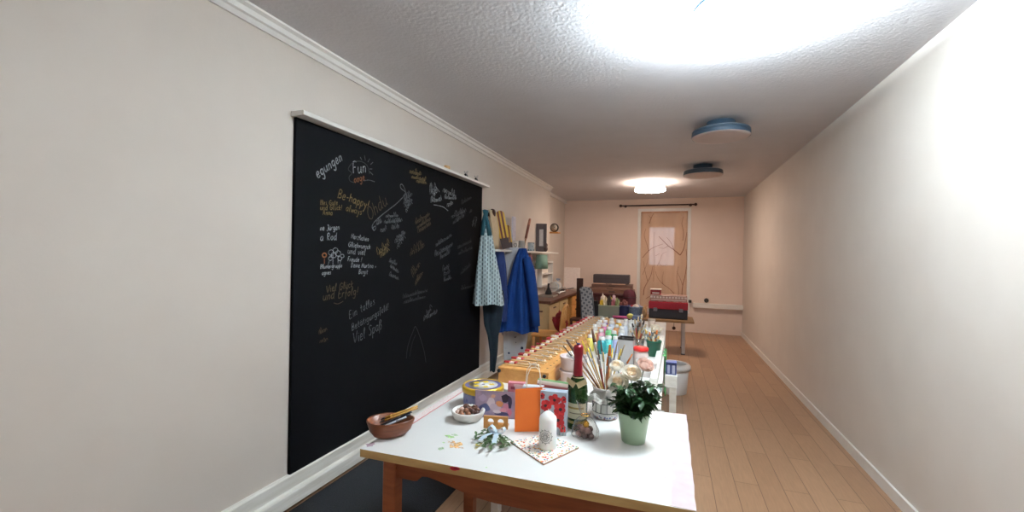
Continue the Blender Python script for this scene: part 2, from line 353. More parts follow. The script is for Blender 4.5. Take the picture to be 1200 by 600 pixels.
def scribble(b, p0, p1, hpx, m, wd=.006):
    """an illegible handwritten line"""
    y0, z0 = bp(*p0); y1, z1 = bp(*p1); L = math.hypot(y1-y0, z1-z0); ux, uz = (y1-y0)/L, (z1-z0)/L
    h = hpx*mpp((BX, y0, z0))*1.25; x = 0; pts = []
    while x < L:
        k = random.choice((.55, .6, .7, .8, 1.0, 1.5))*h; st = h*random.uniform(.30, .52); lp = random.uniform(.1, .3)*h; base = random.uniform(-.08, .08)*h
        for i in range(6): t = i/6; pts.append((x+st*t-lp*math.sin(2*PI*t)*.8+.15*k*(.5-.5*math.cos(2*PI*t)), base+k*(.5-.5*math.cos(2*PI*t))))
        x += st
        if random.random() < .14: pts[-1] = (pts[-1][0]+.3*h, pts[-1][1]-.1*h)
    ribbon(b, [(y0+q[0]*ux-q[1]*uz, z0+q[0]*uz+q[1]*ux) for q in pts], wd, m)
def curve(b, pxs, m, wd=.007): ribbon(b, smooth([bp(*p) for p in pxs], 5), wd, m)
BY0, BY1, BZ0, BZ1 = 1.95, 4.62, .20, 2.285
brd = thing('blackboard', 'large wall-size blackboard covered in chalk greetings on left wall', 'blackboard', (0, 0, 0))
b = B(); b.rbox((XL+.011, (BY0+BY1)/2, (BZ0+BZ1)/2), (.022, BY1-BY0, BZ1-BZ0), M['board'], .003); b.build('board_panel', brd)
def chalk(fn, label=None):
    b = B(); fn(b); o = b.build('chalk_writing', brd)
    if label: o['label'] = label
C1, C2, C3, OC, O2 = M['chalk'], M['chalk2'], M['chalk3'], M['ochre'], M['ochre2']
chalk(lambda b: write(b, 'egungen', (372, 209), (402, 187), C1, .010), 'white chalk word at the top left')
def f_fun(b):
    write(b, 'Fun', (413, 203), (430, 202), C1, .009); write(b, 'ooge', (415, 214), (428, 211), M['orangechalk'], .007)
    curve(b, [(433, 204), (430, 194), (422, 189), (413, 191), (408, 198), (412, 203), (409, 207), (410, 212), (415, 214)], C3, .007)
    curve(b, [(426, 212), (432, 211), (439, 213)], C2, .006)
    for p in (((424, 188), (422, 184)), ((428, 188), (427, 182)), ((431, 190), (433, 186)), ((434, 193), (437, 190)), ((433, 198), (436, 198)), ((433, 201), (437, 205))): curve(b, p, C2, .007)
chalk(f_fun, 'chalk speech bubble with short rays')
chalk(lambda b: write(b, 'Be-happy!', (395, 231), (432, 245), OC, .009), 'ochre chalk words')
def f_gute(b):
    write(b, 'lles Gute', (375, 240), (396, 240), OC, .006); write(b, 'und Glück!', (375, 246), (401, 246), OC, .006)
    write(b, 'always', (405, 247), (424, 252), OC, .006); write(b, 'Anna', (378, 252), (390, 252), OC, .006)
chalk(f_gute, 'small ochre chalk lines')
chalk(lambda b: write(b, 'ne Jürgen', (375, 270), (398, 269), C1, .008))
chalk(lambda b: write(b, 'a Rod', (375, 282), (395, 281), C1, .008))
def f_flow(b):
    for cx, cy, r in ((388, 296, 3.2), (393, 293.5, 3), (396, 297, 3.2), (391, 299, 3), (387, 303, 2.2), (398, 303, 2.4), (401, 300, 2)):
        curve(b, [(cx+r*math.cos(a*PI/4), cy+r*math.sin(a*PI/4)) for a in range(9)], C1, .006)
    for p in (((390, 299), (390, 310)), ((396, 300), (396, 309)), ((386, 305), (384, 311)), ((399, 305), (398, 311))): curve(b, p, C1, .006)
    curve(b, [(380+2.4*math.cos(a*PI/4), 299+2.4*math.sin(a*PI/4)) for a in range(9)], M['orangechalk'], .012); curve(b, ((380, 303), (380, 309)), M['orangechalk'], .007)
    write(b, 'Blumengruppe', (375, 315), (401, 313), C1, .006); write(b, 'agnes', (377, 322), (388, 321), C1, .006)
chalk(f_flow, 'chalk drawing of a bunch of flowers')
def f_herz(b):
    for t, p, q in (('Herzlichen', (411, 279), (432, 283)), ('Glückwunsch', (408, 289), (434, 292)), ('und viel', (407, 297), (428, 299)), ('Freude !', (407, 306), (424, 307)), ('Deine Martina +', (411, 313), (441, 314)), ('Birgit', (420, 321), (431, 321))):
        write(b, t, p, q, C1, .0065)
chalk(f_herz, 'white chalk greeting in six lines')
chalk(lambda b: (write(b, 'Viel Glück', (382, 343), (414, 336), O2, .008), write(b, 'und Erfolg!', (378, 352), (420, 345), O2, .008), curve(b, ((391, 355), (396, 356), (402, 353)), O2)), 'faint ochre chalk wish')
chalk(lambda b: (write(b, 'Ein tolles', (409, 374), (440, 356), C2, .007), write(b, 'Betätigungsfeld!', (412, 388), (456, 362), C2, .007), write(b, 'Viel Spaß', (414, 403), (448, 385), C2, .008, 1.2)), 'slanting grey chalk wish')
def f_oh(b):
    write(b, 'Ohdu', (433, 259), (455, 238), O2, .008)
    curve(b, [(438, 270), (437, 267), (440, 265), (440, 268), (438, 270), (436, 266), (438, 261), (445, 254), (455, 246), (464, 239), (472, 231), (475, 226), (474, 221), (471, 216), (469, 217), (470, 221), (475, 225), (477, 230)], C2, .010)
chalk(f_oh, 'long grey chalk line ending in loops')
for lines, m, wd in (
    ([((474, 236), (483, 229), 4), ((474, 243), (482, 240), 5), ((477, 249), (480, 240), 4), ((473, 239), (482, 236), 4)], C2, .007),
    ([((452, 255), (466, 254), 3), ((450, 262), (470, 260), 3), ((459, 269), (467, 268), 5), ((446, 272), (451, 271), 4), ((441, 264), (447, 261), 3)], C2, .006),
    ([((463, 285), (473, 281), 5), ((466, 292), (471, 285), 5), ((465, 280), (474, 275), 3)], C2, .006),
    ([((443, 299), (455, 289), 5), ((446, 302), (455, 295), 4)], OC, .006),
    ([((456, 307), (464, 311), 3), ((457, 313), (466, 320), 3), ((456, 323), (466, 328), 3)], C2, .006),
    ([((480, 203), (493, 206), 4), ((482, 209), (498, 212), 3), ((488, 214), (499, 216), 3)], OC, .006),
    ([((504, 228), (513, 226), 7), ((505, 237), (516, 236), 4), ((508, 233), (512, 226), 6)], C1, .007),
    ([((519, 225), (532, 231), 5), ((521, 233), (534, 234), 3), ((524, 243), (530, 240), 4)], C1, .006),
    ([((529, 256), (545, 249), 4), ((531, 263), (544, 254), 4)], C2, .006),
    ([((541, 240), (552, 233), 3), ((550, 250), (553, 248), 3)], C3, .006), ([((554, 266), (556, 256), 3), ((557, 266), (559, 256), 3)], C2, .006),
    ([((487, 263), (503, 253), 4), ((489, 268), (504, 258), 3), ((490, 273), (504, 264), 4)], O2, .007),
    ([((511, 289), (529, 277), 3), ((510, 301), (530, 288), 4), ((516, 304), (527, 297), 4)], C2, .006),
    ([((519, 318), (526, 314), 4), ((520, 324), (527, 320), 4), ((520, 330), (528, 327), 3)], C2, .006),
    ([((481, 300), (497, 290), 6), ((484, 325), (492, 312), 6), ((487, 335), (495, 322), 4)], O2, .007),
    ([((497, 376), (505, 364), 4), ((500, 374), (512, 367), 4)], C2, .006),
    ([((536, 292), (552, 284), 3), ((537, 299), (553, 292), 3), ((540, 322), (551, 312), 3)], C3, .005),
    ([((472, 350), (500, 342), 3), ((473, 356), (498, 349), 3), ((540, 340), (556, 336), 3)], C3, .005),
    ([((374, 392), (382, 388), 4), ((375, 402), (383, 400), 4)], O2, .006)):
    for p, q, h in lines: chalk(lambda b: scribble(b, p, q, h, m, wd))
chalk(lambda b: curve(b, ((508, 240), (514, 241), (520, 243), (525, 247)), C1, .008))
chalk(lambda b: (curve(b, ((476, 420), (478, 405), (484, 388), (487, 383), (492, 395), (497, 412), (499, 425)), C3, .008), curve(b, ((480, 418), (483, 402), (487, 392)), C3, .006)))
# white rail above the board
RY1 = at(574, 218.5, x=XL+.095).y
b = B(); b.prism([(0, 0), (0, .027), (.090, .027), (.095, .023), (.095, .003), (.092, 0)], 1.93, RY1, M['white'], fn=lambda p: Vector((XL+p.x, p.z, 2.287+p.y)))
tag(b.build('picture_rail'), 'long white wooden rail fixed above the blackboard', 'rail')
def binder_clip(px, py, label):
    p = at(px, py, x=XL+.075); r = thing('binder_clip', label, 'clip', (p.x, p.y, 2.314), 0, 'clips on the white rail')
    b = B(); b.prism([(-.016, 0), (.016, 0), (.004, .026), (-.004, .026)], -.02, .02, M['black'], fn=lambda q: Vector((q.x, q.z, q.y))); b.build('clip_body', r)
    for s in (-1, 1):
        b = B(); b.tube([(s*.003, -.008, .026), (s*.016, -.012, .05), (s*.02, 0, .056), (s*.016, .012, .05), (s*.003, .008, .026)], .002, M['steel'], 6); b.build('wire_handle', r)
binder_clip(546, 208, 'black binder clip on white rail, left of the two clips')
binder_clip(558, 211, 'black binder clip on white rail, nearest the right end of the rail')
p = at(524, 196, x=XL+.07); r = thing('clothes_peg', 'small wooden peg standing on the white rail above blackboard', 'clothes peg', (p.x, p.y, 2.314))
for s in (-1, 1):
    b = B(); b.rbox((s*.008, 0, .016), (.012, .07, .030), M['palepine'], .003, rx=s*.06); b.build('peg_half', r)
b = B(); b.tube([(-.012, .0, .024), (.012, .0, .024)], .005, M['steel']); b.build('spring', r)

# ------------------------------------------------------------------ front work table
TZ = .75
FLc, FRc, BRc, BLc = Vector((-1.103, 1.374)), Vector((.084, 1.41)), Vector((.085, 2.262)), Vector((-1.10, 2.245))
tab = thing('work_table', 'big white-topped work table with reddish pine frame in front', 'table', (-.51, 1.82, 0))
OX = Vector((-.51, 1.82, 0))
top_white = mat('white_table_paint', (222, 222, 220), .42, noise=(5, (217, 216, 213), .3), bump=(25, .05, .002))
b = B(); b.prism([tuple(p-OX.xy) for p in (FLc, FRc, BRc, BLc)], TZ-.03, TZ, top_white, M['edge'])
def blot(b, c, r, m, sy=1., n=13, z=TZ+.0006, seed=1):
    rr = random.Random(seed); c = Vector(c)-OX
    b.add([(c.x, c.y, z)]+[(c.x+r*math.cos(2*PI*i/n)*(q := rr.uniform(.55, 1.15)), c.y+r*sy*math.sin(2*PI*i/n)*q, z) for i in range(n)], [(0, 1+i, 1+(i+1) % n) for i in range(n)], m)
def stain(name, c):
    m = mat(name, c, .5, noise=(40, c, .3)); n = m.node_tree.nodes; L = m.node_tree.links
    t = n.new('ShaderNodeTexNoise'); t.inputs['Scale'].default_value = 70; t.inputs['Detail'].default_value = 3
    r = n.new('ShaderNodeValToRGB'); r.color_ramp.elements[0].position = .34; r.color_ramp.elements[1].position = .62
    r.color_ramp.elements[0].color = (.12, .12, .12, 1); r.color_ramp.elements[1].color = (.92, .92, .92, 1)
    tc = n.new('ShaderNodeTexCoord'); L.new(tc.outputs['Object'], t.inputs['Vector']); L.new(t.outputs['Fac'], r.inputs[0]); L.new(r.outputs[0], n['Principled BSDF'].inputs['Alpha']); return m
PG, PO, PY, PR = stain('green_paint_stain', (172, 224, 136)), stain('orange_paint_stain', (252, 196, 122)), stain('yellow_paint_stain', (236, 214, 60)), pm((190, 40, 62))
for (px, py), r, m, sy in (((527, 512), .026, PG, .6), ((533, 510), .016, PG, .6), ((517, 526), .012, PG, 1.2), ((520, 519), .007, PG, .8), ((534, 522), .026, PO, 1.2), ((529, 518), .02, PO, .8), ((540, 525), .014, PO, .6),
                           ((561, 521), .012, PY, 2.4), ((558, 525), .008, PY, 1.8), ((570, 548), .004, PG, 1), ((780, 560), .004, pm((206, 120, 140)), .7), ((774, 546), .004, pm((206, 120, 140)), .7), ((784, 561), .003, pm((120, 100, 110)), .7),
                           ((716, 537), .003, pm((140, 150, 160)), .6), ((704, 549), .003, pm((150, 150, 150)), .5), ((686, 540), .003, pm((150, 150, 170)), .5)):
    blot(b, at(px, py, z=TZ), r, m, sy, seed=int(px+py))
blot(b, at(434, 521, z=TZ), .02, pm((176, 150, 160)), 1.1, seed=3)
o = b.build('tabletop', tab)
# red paint on the front edge
b = B(); c = at(536, 547, z=TZ-.008); yy = lambda x: 1.374+(x+1.103)*.0303-.0012
for dx, dz, r in ((-.006, 0, .012), (.006, .003, .010)):
    n = 10; b.add([(c.x+dx-OX.x, yy(c.x)-OX.y, c.z+dz)]+[(c.x+dx+r*1.3*math.cos(2*PI*i/n)-OX.x, yy(c.x)-OX.y, c.z+dz+r*.6*math.sin(2*PI*i/n)) for i in range(n)], [(0, 1+i, 1+(i+1) % n) for i in range(n)], PR)
b.build('paint_stain', tab)
# strip of stained tape along the left edge, wide strip along the right edge
b = B(); q = [(-1.098, 1.56), (-1.062, 1.565), (-1.062, 2.24), (-1.096, 2.24)]
b.prism([(x-OX.x, y-OX.y) for x, y in q], TZ, TZ+.0008, specks('pink_dotted_tape', (230, 220, 217), 130, .32, [(216, 160, 158), (222, 178, 176), (226, 204, 202)]))
b.build('tape_strip', tab)['label'] = 'pink dotted tape strip'
b = B(); q = [(-1.06, 1.66), (-1.054, 1.66), (-1.054, 2.24), (-1.06, 2.24)]
b.prism([(x-OX.x, y-OX.y) for x, y in q], TZ, TZ+.001, pm((196, 120, 120))); b.build('red_line', tab)
b = B(); pts = [(.012, 1.412)]; n = 22
edge = [(.0865+.0012*math.sin(i*2.1)+.001*math.sin(i*5.3), 1.41+.852*i/n) for i in range(n+1)]
poly = [(.015, 1.412)]+edge+[(.02, 2.26)]
b.prism([(x-OX.x, y-OX.y) for x, y in poly], TZ, TZ+.0012, mat('pinkish_paper_strip', (198, 180, 183), .6, noise=(24, (210, 194, 196), .25)))
b.prism([(x-OX.x, y-OX.y) for x, y in ((.008, 1.412), (.016, 1.412), (.02, 2.255), (.012, 2.255))], TZ, TZ+.0016, pm((236, 228, 196)))
b.build('paper_strip', tab)['label'] = 'pale pink paper strip along the right edge'
# apron boards
def rail(p, q, prof, name):                      # prof: lower edge as (fraction, drop below the top)
    p, q = Vector(p), Vector(q); d = (q-p); L = d.length; d /= L; nrm = Vector((d.y, -d.x)); b = B()
    zt = TZ-.03; poly = [(0, zt), (L, zt)]+[(f*L, zt-h) for f, h in reversed(prof)]
    b.prism(poly, -.011, .011, M['redwood'], fn=lambda v: Vector((p.x+d.x*v.x+nrm.x*v.z-OX.x, p.y+d.y*v.x+nrm.y*v.z-OX.y, v.y)))
    b.build('apron', tab)
sc_ = [(0, .085), (.10, .085), (.115, .082), (.135, .062), (.16, .060), (.2, .066), (.27, .082), (.34, .098), (.42, .104), (.58, .104), (.66, .098), (.73, .082), (.8, .066), (.84, .060), (.865, .062), (.885, .082), (.9, .085), (1, .085)]
LGX0, LGX1, LGY0, LGY1 = -1.008, .02, 1.452, 2.175
rail((LGX0, LGY0-.005), (LGX1, LGY0+.02), sc_, 'front'); rail((LGX0, LGY1), (LGX1, LGY1), [(0, .09), (1, .09)], 'back')
rail((LGX0, LGY0), (LGX0, LGY1), [(0, .09), (1, .09)], 'l'); rail((LGX1, LGY0), (LGX1, LGY1), [(0, .09), (1, .09)], 'r')
for x, y in ((LGX0, LGY0), (LGX1, LGY0+.02), (LGX0, LGY1), (LGX1, LGY1)):
    b = B(); zt = TZ-.03; b.rbox((x-OX.x, y-OX.y, zt/2), (.056, .056, zt), M['redwood'], .006); b.build('leg', tab)

# ------------------------------------------------------------------ things on the front table
# wooden leaf-shaped bowl with pens
p = at(456, 516, z=TZ); p = Vector((-1.082, 1.520, TZ))
bw = thing('wooden_bowl', 'leaf-shaped brown wooden bowl on the left corner of the white table', 'bowl', p, .5)
b = B()
def leaf(t):                                     # outline: one pointed end
    a = 2*PI*t; r = 1-.16*math.cos(2*a); x = math.cos(a); y = math.sin(a)*.82
    if x > 0: x *= 1.08
    return x*(1+.12*max(0, x)**3), y*(1-.10*max(0, x)**2)
prof = [(0, 0), (.044, 0), (.058, .005), (.074, .026), (.086, .064), (.0855, .069), (.079, .066), (.068, .032), (.048, .012), (0, .010)]
vs = [Vector((leaf(i/36)[0]*r, leaf(i/36)[1]*r, z)) for r, z in prof for i in range(36)]
b.add(vs, [(k*36+i, k*36+(i+1) % 36, (k+1)*36+(i+1) % 36, (k+1)*36+i) for k in range(len(prof)-1) for i in range(36)], M['bowlwood'], True)
b.build('bowl', bw, weld=True)
def stick(name, label, cat, base, tip, r, parts, group=None):
    """a rod from base to tip; parts: (name, from, to, radius from, radius to, material)"""
    base, tip = Vector(base), Vector(tip); d = tip-base
    root = thing(name, label, cat, base, 0, group)
    for nm, a, c, r0, r1, m in parts:
        b = B(); k = 4; b.tube([d*(a+(c-a)*i/k) for i in range(k+1)], [r*(r0+(r1-r0)*i/k) for i in range(k+1)], m, 7); b.build(nm, root)
    return root
PENS = [((-.048, -.018, .026), (.082, .036, .082), .0042, (34, 36, 44), (200, 204, 208), 'black pen with silver tip in wooden bowl, lying uppermost on the right'),
        ((-.050, .004, .028), (.080, .052, .086), .0042, (30, 32, 40), (176, 180, 190), 'black pen lying in the middle of the wooden bowl'),
        ((-.042, -.030, .028), (.074, .012, .078), .0040, (180, 186, 196), (34, 34, 40), 'silver grey pen lying at the front of the wooden bowl'),
        ((-.034, .016, .030), (.066, .012, .076), .0040, (28, 30, 36), (120, 124, 130), 'dark marker pen crossing under the others in wooden bowl')]
for a, c, r, c1, c2, lab in PENS:
    R = Matrix.Rotation(.15, 3, 'Z')
    stick('pen', lab, 'pen', p+R@Vector(a), p+R@Vector(c), r, [('pen_tip', 0, .08, .35, .9, pm(c2, .3)), ('pen_barrel', .08, .68, 1, 1, pm(c1, .35)), ('pen_cap', .68, 1, 1.15, 1.1, pm(c1, .25))], 'pens in the wooden bowl')
for k, (a, c, lab) in enumerate((((-.062, .026, .046), (.072, .108, .096), 'ochre wooden paintbrush leaning across back of the wooden bowl'), ((-.052, .010, .042), (.082, .092, .094), 'second ochre wooden paintbrush lying just in front of the other in the bowl'))):
    stick('paintbrush', lab, 'paintbrush', p+Vector(a), p+Vector(c), .0046, [('bristles', 0, .14, .3, 1, M['black']), ('ferrule', .14, .3, 1, 1.05, M['gold']), ('handle', .3, 1, 1.1, .8, pm((206, 158, 82)))], 'brushes in the wooden bowl')

# round biscuit tin
tl = Vector((-.864, 1.995, TZ))
tin = thing('biscuit_tin', 'round biscuit tin with yellow rimmed lid and lilac side', 'tin', tl); tin.scale = (.98, .98, 1.05)
lil = specks('lilac_tin_print', (132, 136, 176), 34, .34, [(96, 104, 160), (160, 160, 196), (206, 200, 216), (110, 120, 170)])
b = B(); b.lathe([(.098, 0), (.1, .004), (.1, .078), (.098, .08)], lil, n=44); b.build('tin_body', tin)
yel = mat('yellow_tin_rim', (214, 176, 56), .3, noise=(12, (206, 164, 44), .3), metal=.3)
pur = pm((92, 88, 142), .35); wht = pm((222, 220, 222), .35)
b = B(); b.lathe([(.102, .074), (.106, .076), (.106, .098), (.103, .103), (.094, .104), (.092, .101)], yel, n=44, cap=False)
b.lathe([(.093, .1012), (.074, .1016)], pur, n=44, cap=False); b.lathe([(.074, .1016), (0, .102)], wht, n=44)
for k in range(5):                               # yellow flowers printed on the lid
    a = k*2*PI/5+.4; cx, cy = .043*math.cos(a), .043*math.sin(a)
    b.add([(cx, cy, .1032)]+[(cx+(.020 if i % 2 else .011)*math.cos(i*PI/6), cy+(.020 if i % 2 else .011)*math.sin(i*PI/6), .1030) for i in range(12)], [(0, 1+i, 1+(i+1) % 12) for i in range(12)], pm((226, 192, 40), .35))
b.lathe([(.009, .1034), (0, .1036)], pm((120, 110, 150)), n=12); b.build('tin_lid', tin)

# ribbed white dish with sweets
dp = at(546, 494, z=TZ)+Vector((-.004, .03, 0))
ds = thing('ribbed_dish', 'ribbed white dish of brown sweets in front of the biscuit tin', 'dish', dp)
b = B(); prof = [(0, 0), (.050, 0), (.060, .010), (.070, .034), (.073, .043), (.069, .044), (.056, .016), (0, .010)]
n = 60; vs = [Vector(((r*(1+(.075 if (i % 2 and 1 < k < 5) else 0)))*math.cos(2*PI*i/n), (r*(1+(.075 if (i % 2 and 1 < k < 5) else 0)))*math.sin(2*PI*i/n), z)) for k, (r, z) in enumerate(prof) for i in range(n)]
b.add(vs, [(k*n+i, k*n+(i+1) % n, (k+1)*n+(i+1) % n, (k+1)*n+i) for k in range(len(prof)-1) for i in range(n)], M['white'], True); b.build('dish', ds, weld=True)
SW = [((92, 56, 40), 'dark brown'), ((130, 86, 62), 'light brown'), ((190, 160, 146), 'pale pinkish'), ((66, 38, 30), 'chocolate brown')]
rs = random.Random(5)
for k in range(16):
    a = k*2.4; rr = .010+.042*math.sqrt(k/16); col, cn = SW[[0, 3, 1, 0, 2, 3, 0, 1][k % 8]]
    z = .034+.010*(1-rr/.05)+.004*(k % 3)
    b = B(); b.ball((0, 0, 0), .0125, pm(col, .4), 9, 6, (1.2, 1, .9), .18)
    for s in (-1, 1): b.prism([(s*.009, -.002), (s*.019, -.008), (s*.021, .008), (s*.009, .002)], -.001, .001, pm(col, .4))
    o = b.build('wrapped_sweet', None, dp+Vector((rr*math.cos(a), rr*math.sin(a), z)), rs.uniform(0, 3))
    o.rotation_euler.x = rs.uniform(-.4, .4)
    side = ('in the middle of' if rr < .022 else ['on the right of', 'at the right rear of', 'at the back of', 'at the left rear of', 'on the left of', 'at the front left of', 'at the front of', 'at the front right of'][int(((a/(2*PI)) % 1)*8+.5) % 8])
    tag(o, f"{cn} wrapped sweet {side} the ribbed white dish, {'nearer its middle' if k < 10 else 'touching its rim'}", 'sweet', 'sweets in the ribbed dish')

def card_frame(pl, pr, h, lean=.0):
    """base-left and base-right points, height: returns origin, yaw and width"""
    pl, pr = Vector(pl), Vector(pr); d = pr-pl; return (pl+pr)/2, math.atan2(d.y, d.x), d.length
def blob(b, cx, cz, rx, rz_, m, y, n=12, seed=0, rag=.18):
    rr = random.Random(seed); b.add([(cx, y, cz)]+[(cx+rx*math.cos(2*PI*i/n)*(q := 1+rr.uniform(-rag, rag)), y, cz+rz_*math.sin(2*PI*i/n)*q) for i in range(n)], [(0, 1+i, 1+(i+1) % n) for i in range(n)], m)
def flip(o, a): o.rotation_euler.x = a
# lilac painted card leaning against the tin
o_, yaw, W = card_frame(at(556, 488, z=TZ), at(604, 491.5, z=TZ), .1); H_ = .122
b = B(); b.rbox((0, 0, H_/2), (W, .0025, H_), pm((150, 136, 160)), .001); y = -.0016
b.add([(-W/2+.004, y, .004), (W/2-.004, y, .004), (W/2-.004, y, H_-.004), (-W/2+.004, y, H_-.004)], [(0, 1, 2, 3)], mat('lilac_wash', (142, 138, 172), .6, noise=(22, (186, 160, 180), .2)))
for cx, cz, rx, rz_, c in ((-.06, .09, .022, .018, (176, 160, 190)), (-.05, .045, .03, .02, (96, 104, 150)), (-.02, .07, .02, .024, (206, 196, 206)), (.0, .05, .03, .02, (190, 178, 196)), (.022, .068, .018, .016, (206, 142, 96)),
                          (.052, .094, .026, .020, (44, 36, 58)), (.056, .052, .018, .022, (206, 134, 160)), (.040, .036, .018, .014, (214, 150, 168)), (.070, .030, .012, .02, (200, 120, 150)), (.03, .022, .04, .010, (70, 66, 106)), (-.07, .03, .014, .02, (90, 92, 140)), (-.01, .1, .012, .01, (210, 170, 150)), (.01, .03, .02, .008, (214, 206, 214)), (.072, .074, .010, .03, (60, 54, 86))):
    y -= .00006; blob(b, cx*W/.2, cz*H_/.125, rx*.9, rz_*.9, pm(c, .6), y, seed=int(cx*999+cz*777))
o = b.build('painted_card', None, o_, yaw); o.rotation_euler.x = -.06
tag(o, 'lilac landscape card with painted blossoms propped in front of the biscuit tin', 'card')
# small wooden stand with two round holes
o_, yaw, W = card_frame(at(567, 501, z=TZ), at(595, 503, z=TZ), .1)
st = thing('wooden_stand', 'small honey-coloured wooden stand with two round holes behind the sprig', 'stand', o_, yaw)
b = B(); hw, hh, td = W/2, .052, .012
def plate(b, holes, hw, hh, td, m):              # face plate with round holes cut in
    n = 16; xs = [-hw]+[x for x, z, r in holes]+[hw]
    for s in (-1, 1):
        for i, (hx, hz, r) in enumerate(holes):
            x0 = -hw if i == 0 else (holes[i-1][0]+hx)/2; x1 = hw if i == len(holes)-1 else (holes[i+1][0]+hx)/2
            ring = [(hx+r*math.cos(2*PI*k/n), hz+r*math.sin(2*PI*k/n)) for k in range(n)]
            out = []
            for k in range(n):
                a = 2*PI*k/n; dx, dz = math.cos(a), math.sin(a)
                t = min([(q-hx)/dx for q in (x0, x1) if abs(dx) > 1e-6 and (q-hx)/dx > 0]+[(q-hz)/dz for q in (0, hh) if abs(dz) > 1e-6 and (q-hz)/dz > 0])
                out.append((hx+dx*t, hz+dz*t))
            vs = [(x, s*td/2, z) for x, z in ring+out]
            b.add(vs, [(k, (k+1) % n, n+(k+1) % n, n+k) for k in range(n)], m)
            if s == 1: b.add([(x, -td/2, z) for x, z in ring]+[(x, td/2, z) for x, z in ring], [(k, (k+1) % n, n+(k+1) % n, n+k) for k in range(n)], m)
            for (cx, cz) in ((x0, 0), (x1, 0), (x0, hh), (x1, hh)):
                cand = sorted(range(n), key=lambda k: (out[k][0]-cx)**2+(out[k][1]-cz)**2)[:2]
                b.add([(cx, s*td/2, cz)]+[(out[k][0], s*td/2, out[k][1]) for k in cand], [(0, 1, 2)], m)
    b.box((0, 0, hh), (2*hw, td, .001), m); b.box((-hw, 0, hh/2), (.001, td, hh), m); b.box((hw, 0, hh/2), (.001, td, hh), m)
plate(b, [(-.022, .030, .014), (.022, .030, .014)], hw, hh, td, pm((188, 132, 66), .4)); b.build('face_plate', st)
b = B(); b.rbox((0, .02, .005), (W, .05, .010), pm((188, 132, 66), .4), .003); b.build('foot', st)
# sprig of greenery with light blue bow
sp = at(580, 518, z=TZ)
sg = thing('greenery_sprig', 'small green sprig tied with a pale blue bow lying before wooden stand', 'sprig', sp, -.1); sg.scale = (1.1, 1.3, 1.0)
leafm = [mat('sprig_green_a', (50, 74, 42), .5, noise=(30, (92, 120, 72), .25)), mat('sprig_green_b', (78, 102, 66), .5, noise=(30, (58, 82, 48), .25))]
def leafpatch(b, c, d, L, W, m, up=Vector((0, 0, 1)), curl=.25, fold=.25):
    d = Vector(d).normalized(); s = d.cross(up)
    s = s.normalized() if s.length > 1e-4 else Vector((1, 0, 0)); nrm = s.cross(d)
    vs = []
    for i, t in enumerate((0, .22, .5, .78, 1)):
        wdt = W/2*(0, .75, 1, .62, 0)[i]; cc = Vector(c)+d*L*t-nrm*(curl*L*t*t)
        vs += [cc-s*wdt+nrm*fold*wdt, cc, cc+s*wdt+nrm*fold*wdt]
    fs = []
    for i in range(4):
        for k in (0, 1): fs.append((i*3+k, i*3+k+1, i*3+k+4, i*3+k+3))
    b.add(vs, fs, m, True)
rs = random.Random(11)
b = B(); stems = []
for k in range(9):
    a = -PI/2+(k-4)*.46+rs.uniform(-.1, .1); L = .05+.03*rs.random()
    e = Vector((math.cos(a)*L*1.1, math.sin(a)*L, .012+.012*rs.random())); stems.append(e)
    b.tube([(0, .02, .020), tuple(e*.5+Vector((0, .01, .018))), tuple(e)], .0012, leafm[0], 5)
b.build('stem', sg)
b = B()
for e in stems:
    for j in range(9):
        t = .25+.75*j/8; c = Vector((0, .02, .020))*(1-t)+e*t; a = rs.uniform(0, 2*PI)
        leafpatch(b, c, (math.cos(a), math.sin(a)*.9-.3, rs.uniform(.0, .5)), .020, .010, leafm[j % 2])
b.build('leaves', sg)
b = B(); bl = mat('pale_blue_ribbon', (168, 192, 208), .4, noise=(18, (196, 212, 222), .25))
def strip(b, pts, wd, m, side=(0, 1, 0)):
    s = Vector(side)*wd/2; vs = []
    for q in pts: vs += [Vector(q)-s, Vector(q)+s]
    b.add(vs, [(2*i, 2*i+1, 2*i+3, 2*i+2) for i in range(len(pts)-1)], m, True)
for sgn in (-1, 1):
    strip(b, [(0, .01, .034), (sgn*.012, .012, .050), (sgn*.026, .014, .058), (sgn*.034, .012, .050), (sgn*.028, .010, .038), (sgn*.012, .008, .032), (0, .008, .034)], .016, bl)
    strip(b, [(0, 0, .036), (sgn*.012, -.012, .038), (sgn*.022, -.036, .036), (sgn*.028, -.052, .026)], .016, bl, (1, .3, 0))
b.ball((0, .004, .038), .008, bl, 8, 6); b.build('bow', sg)
# orange envelope card
o_, yaw, W = card_frame(at(603, 506, z=TZ), at(638.5, 505.5, z=TZ), .18); H_ = 49.5*mpp(o_)
orm = mat('orange_card', (246, 128, 44), .6, noise=(16, (240, 118, 38), .3))
ec = thing('orange_card', 'plain bright orange folded card standing upright on white table', 'card', o_, yaw)
b = B(); b.rbox((0, 0, H_/2), (W, .002, H_), orm, .0008); b.build('front_leaf', ec)
b = B(); b.box((.003, .02, H_/2), (W, .002, H_), orm, rot=.22); b.build('back_leaf', ec)
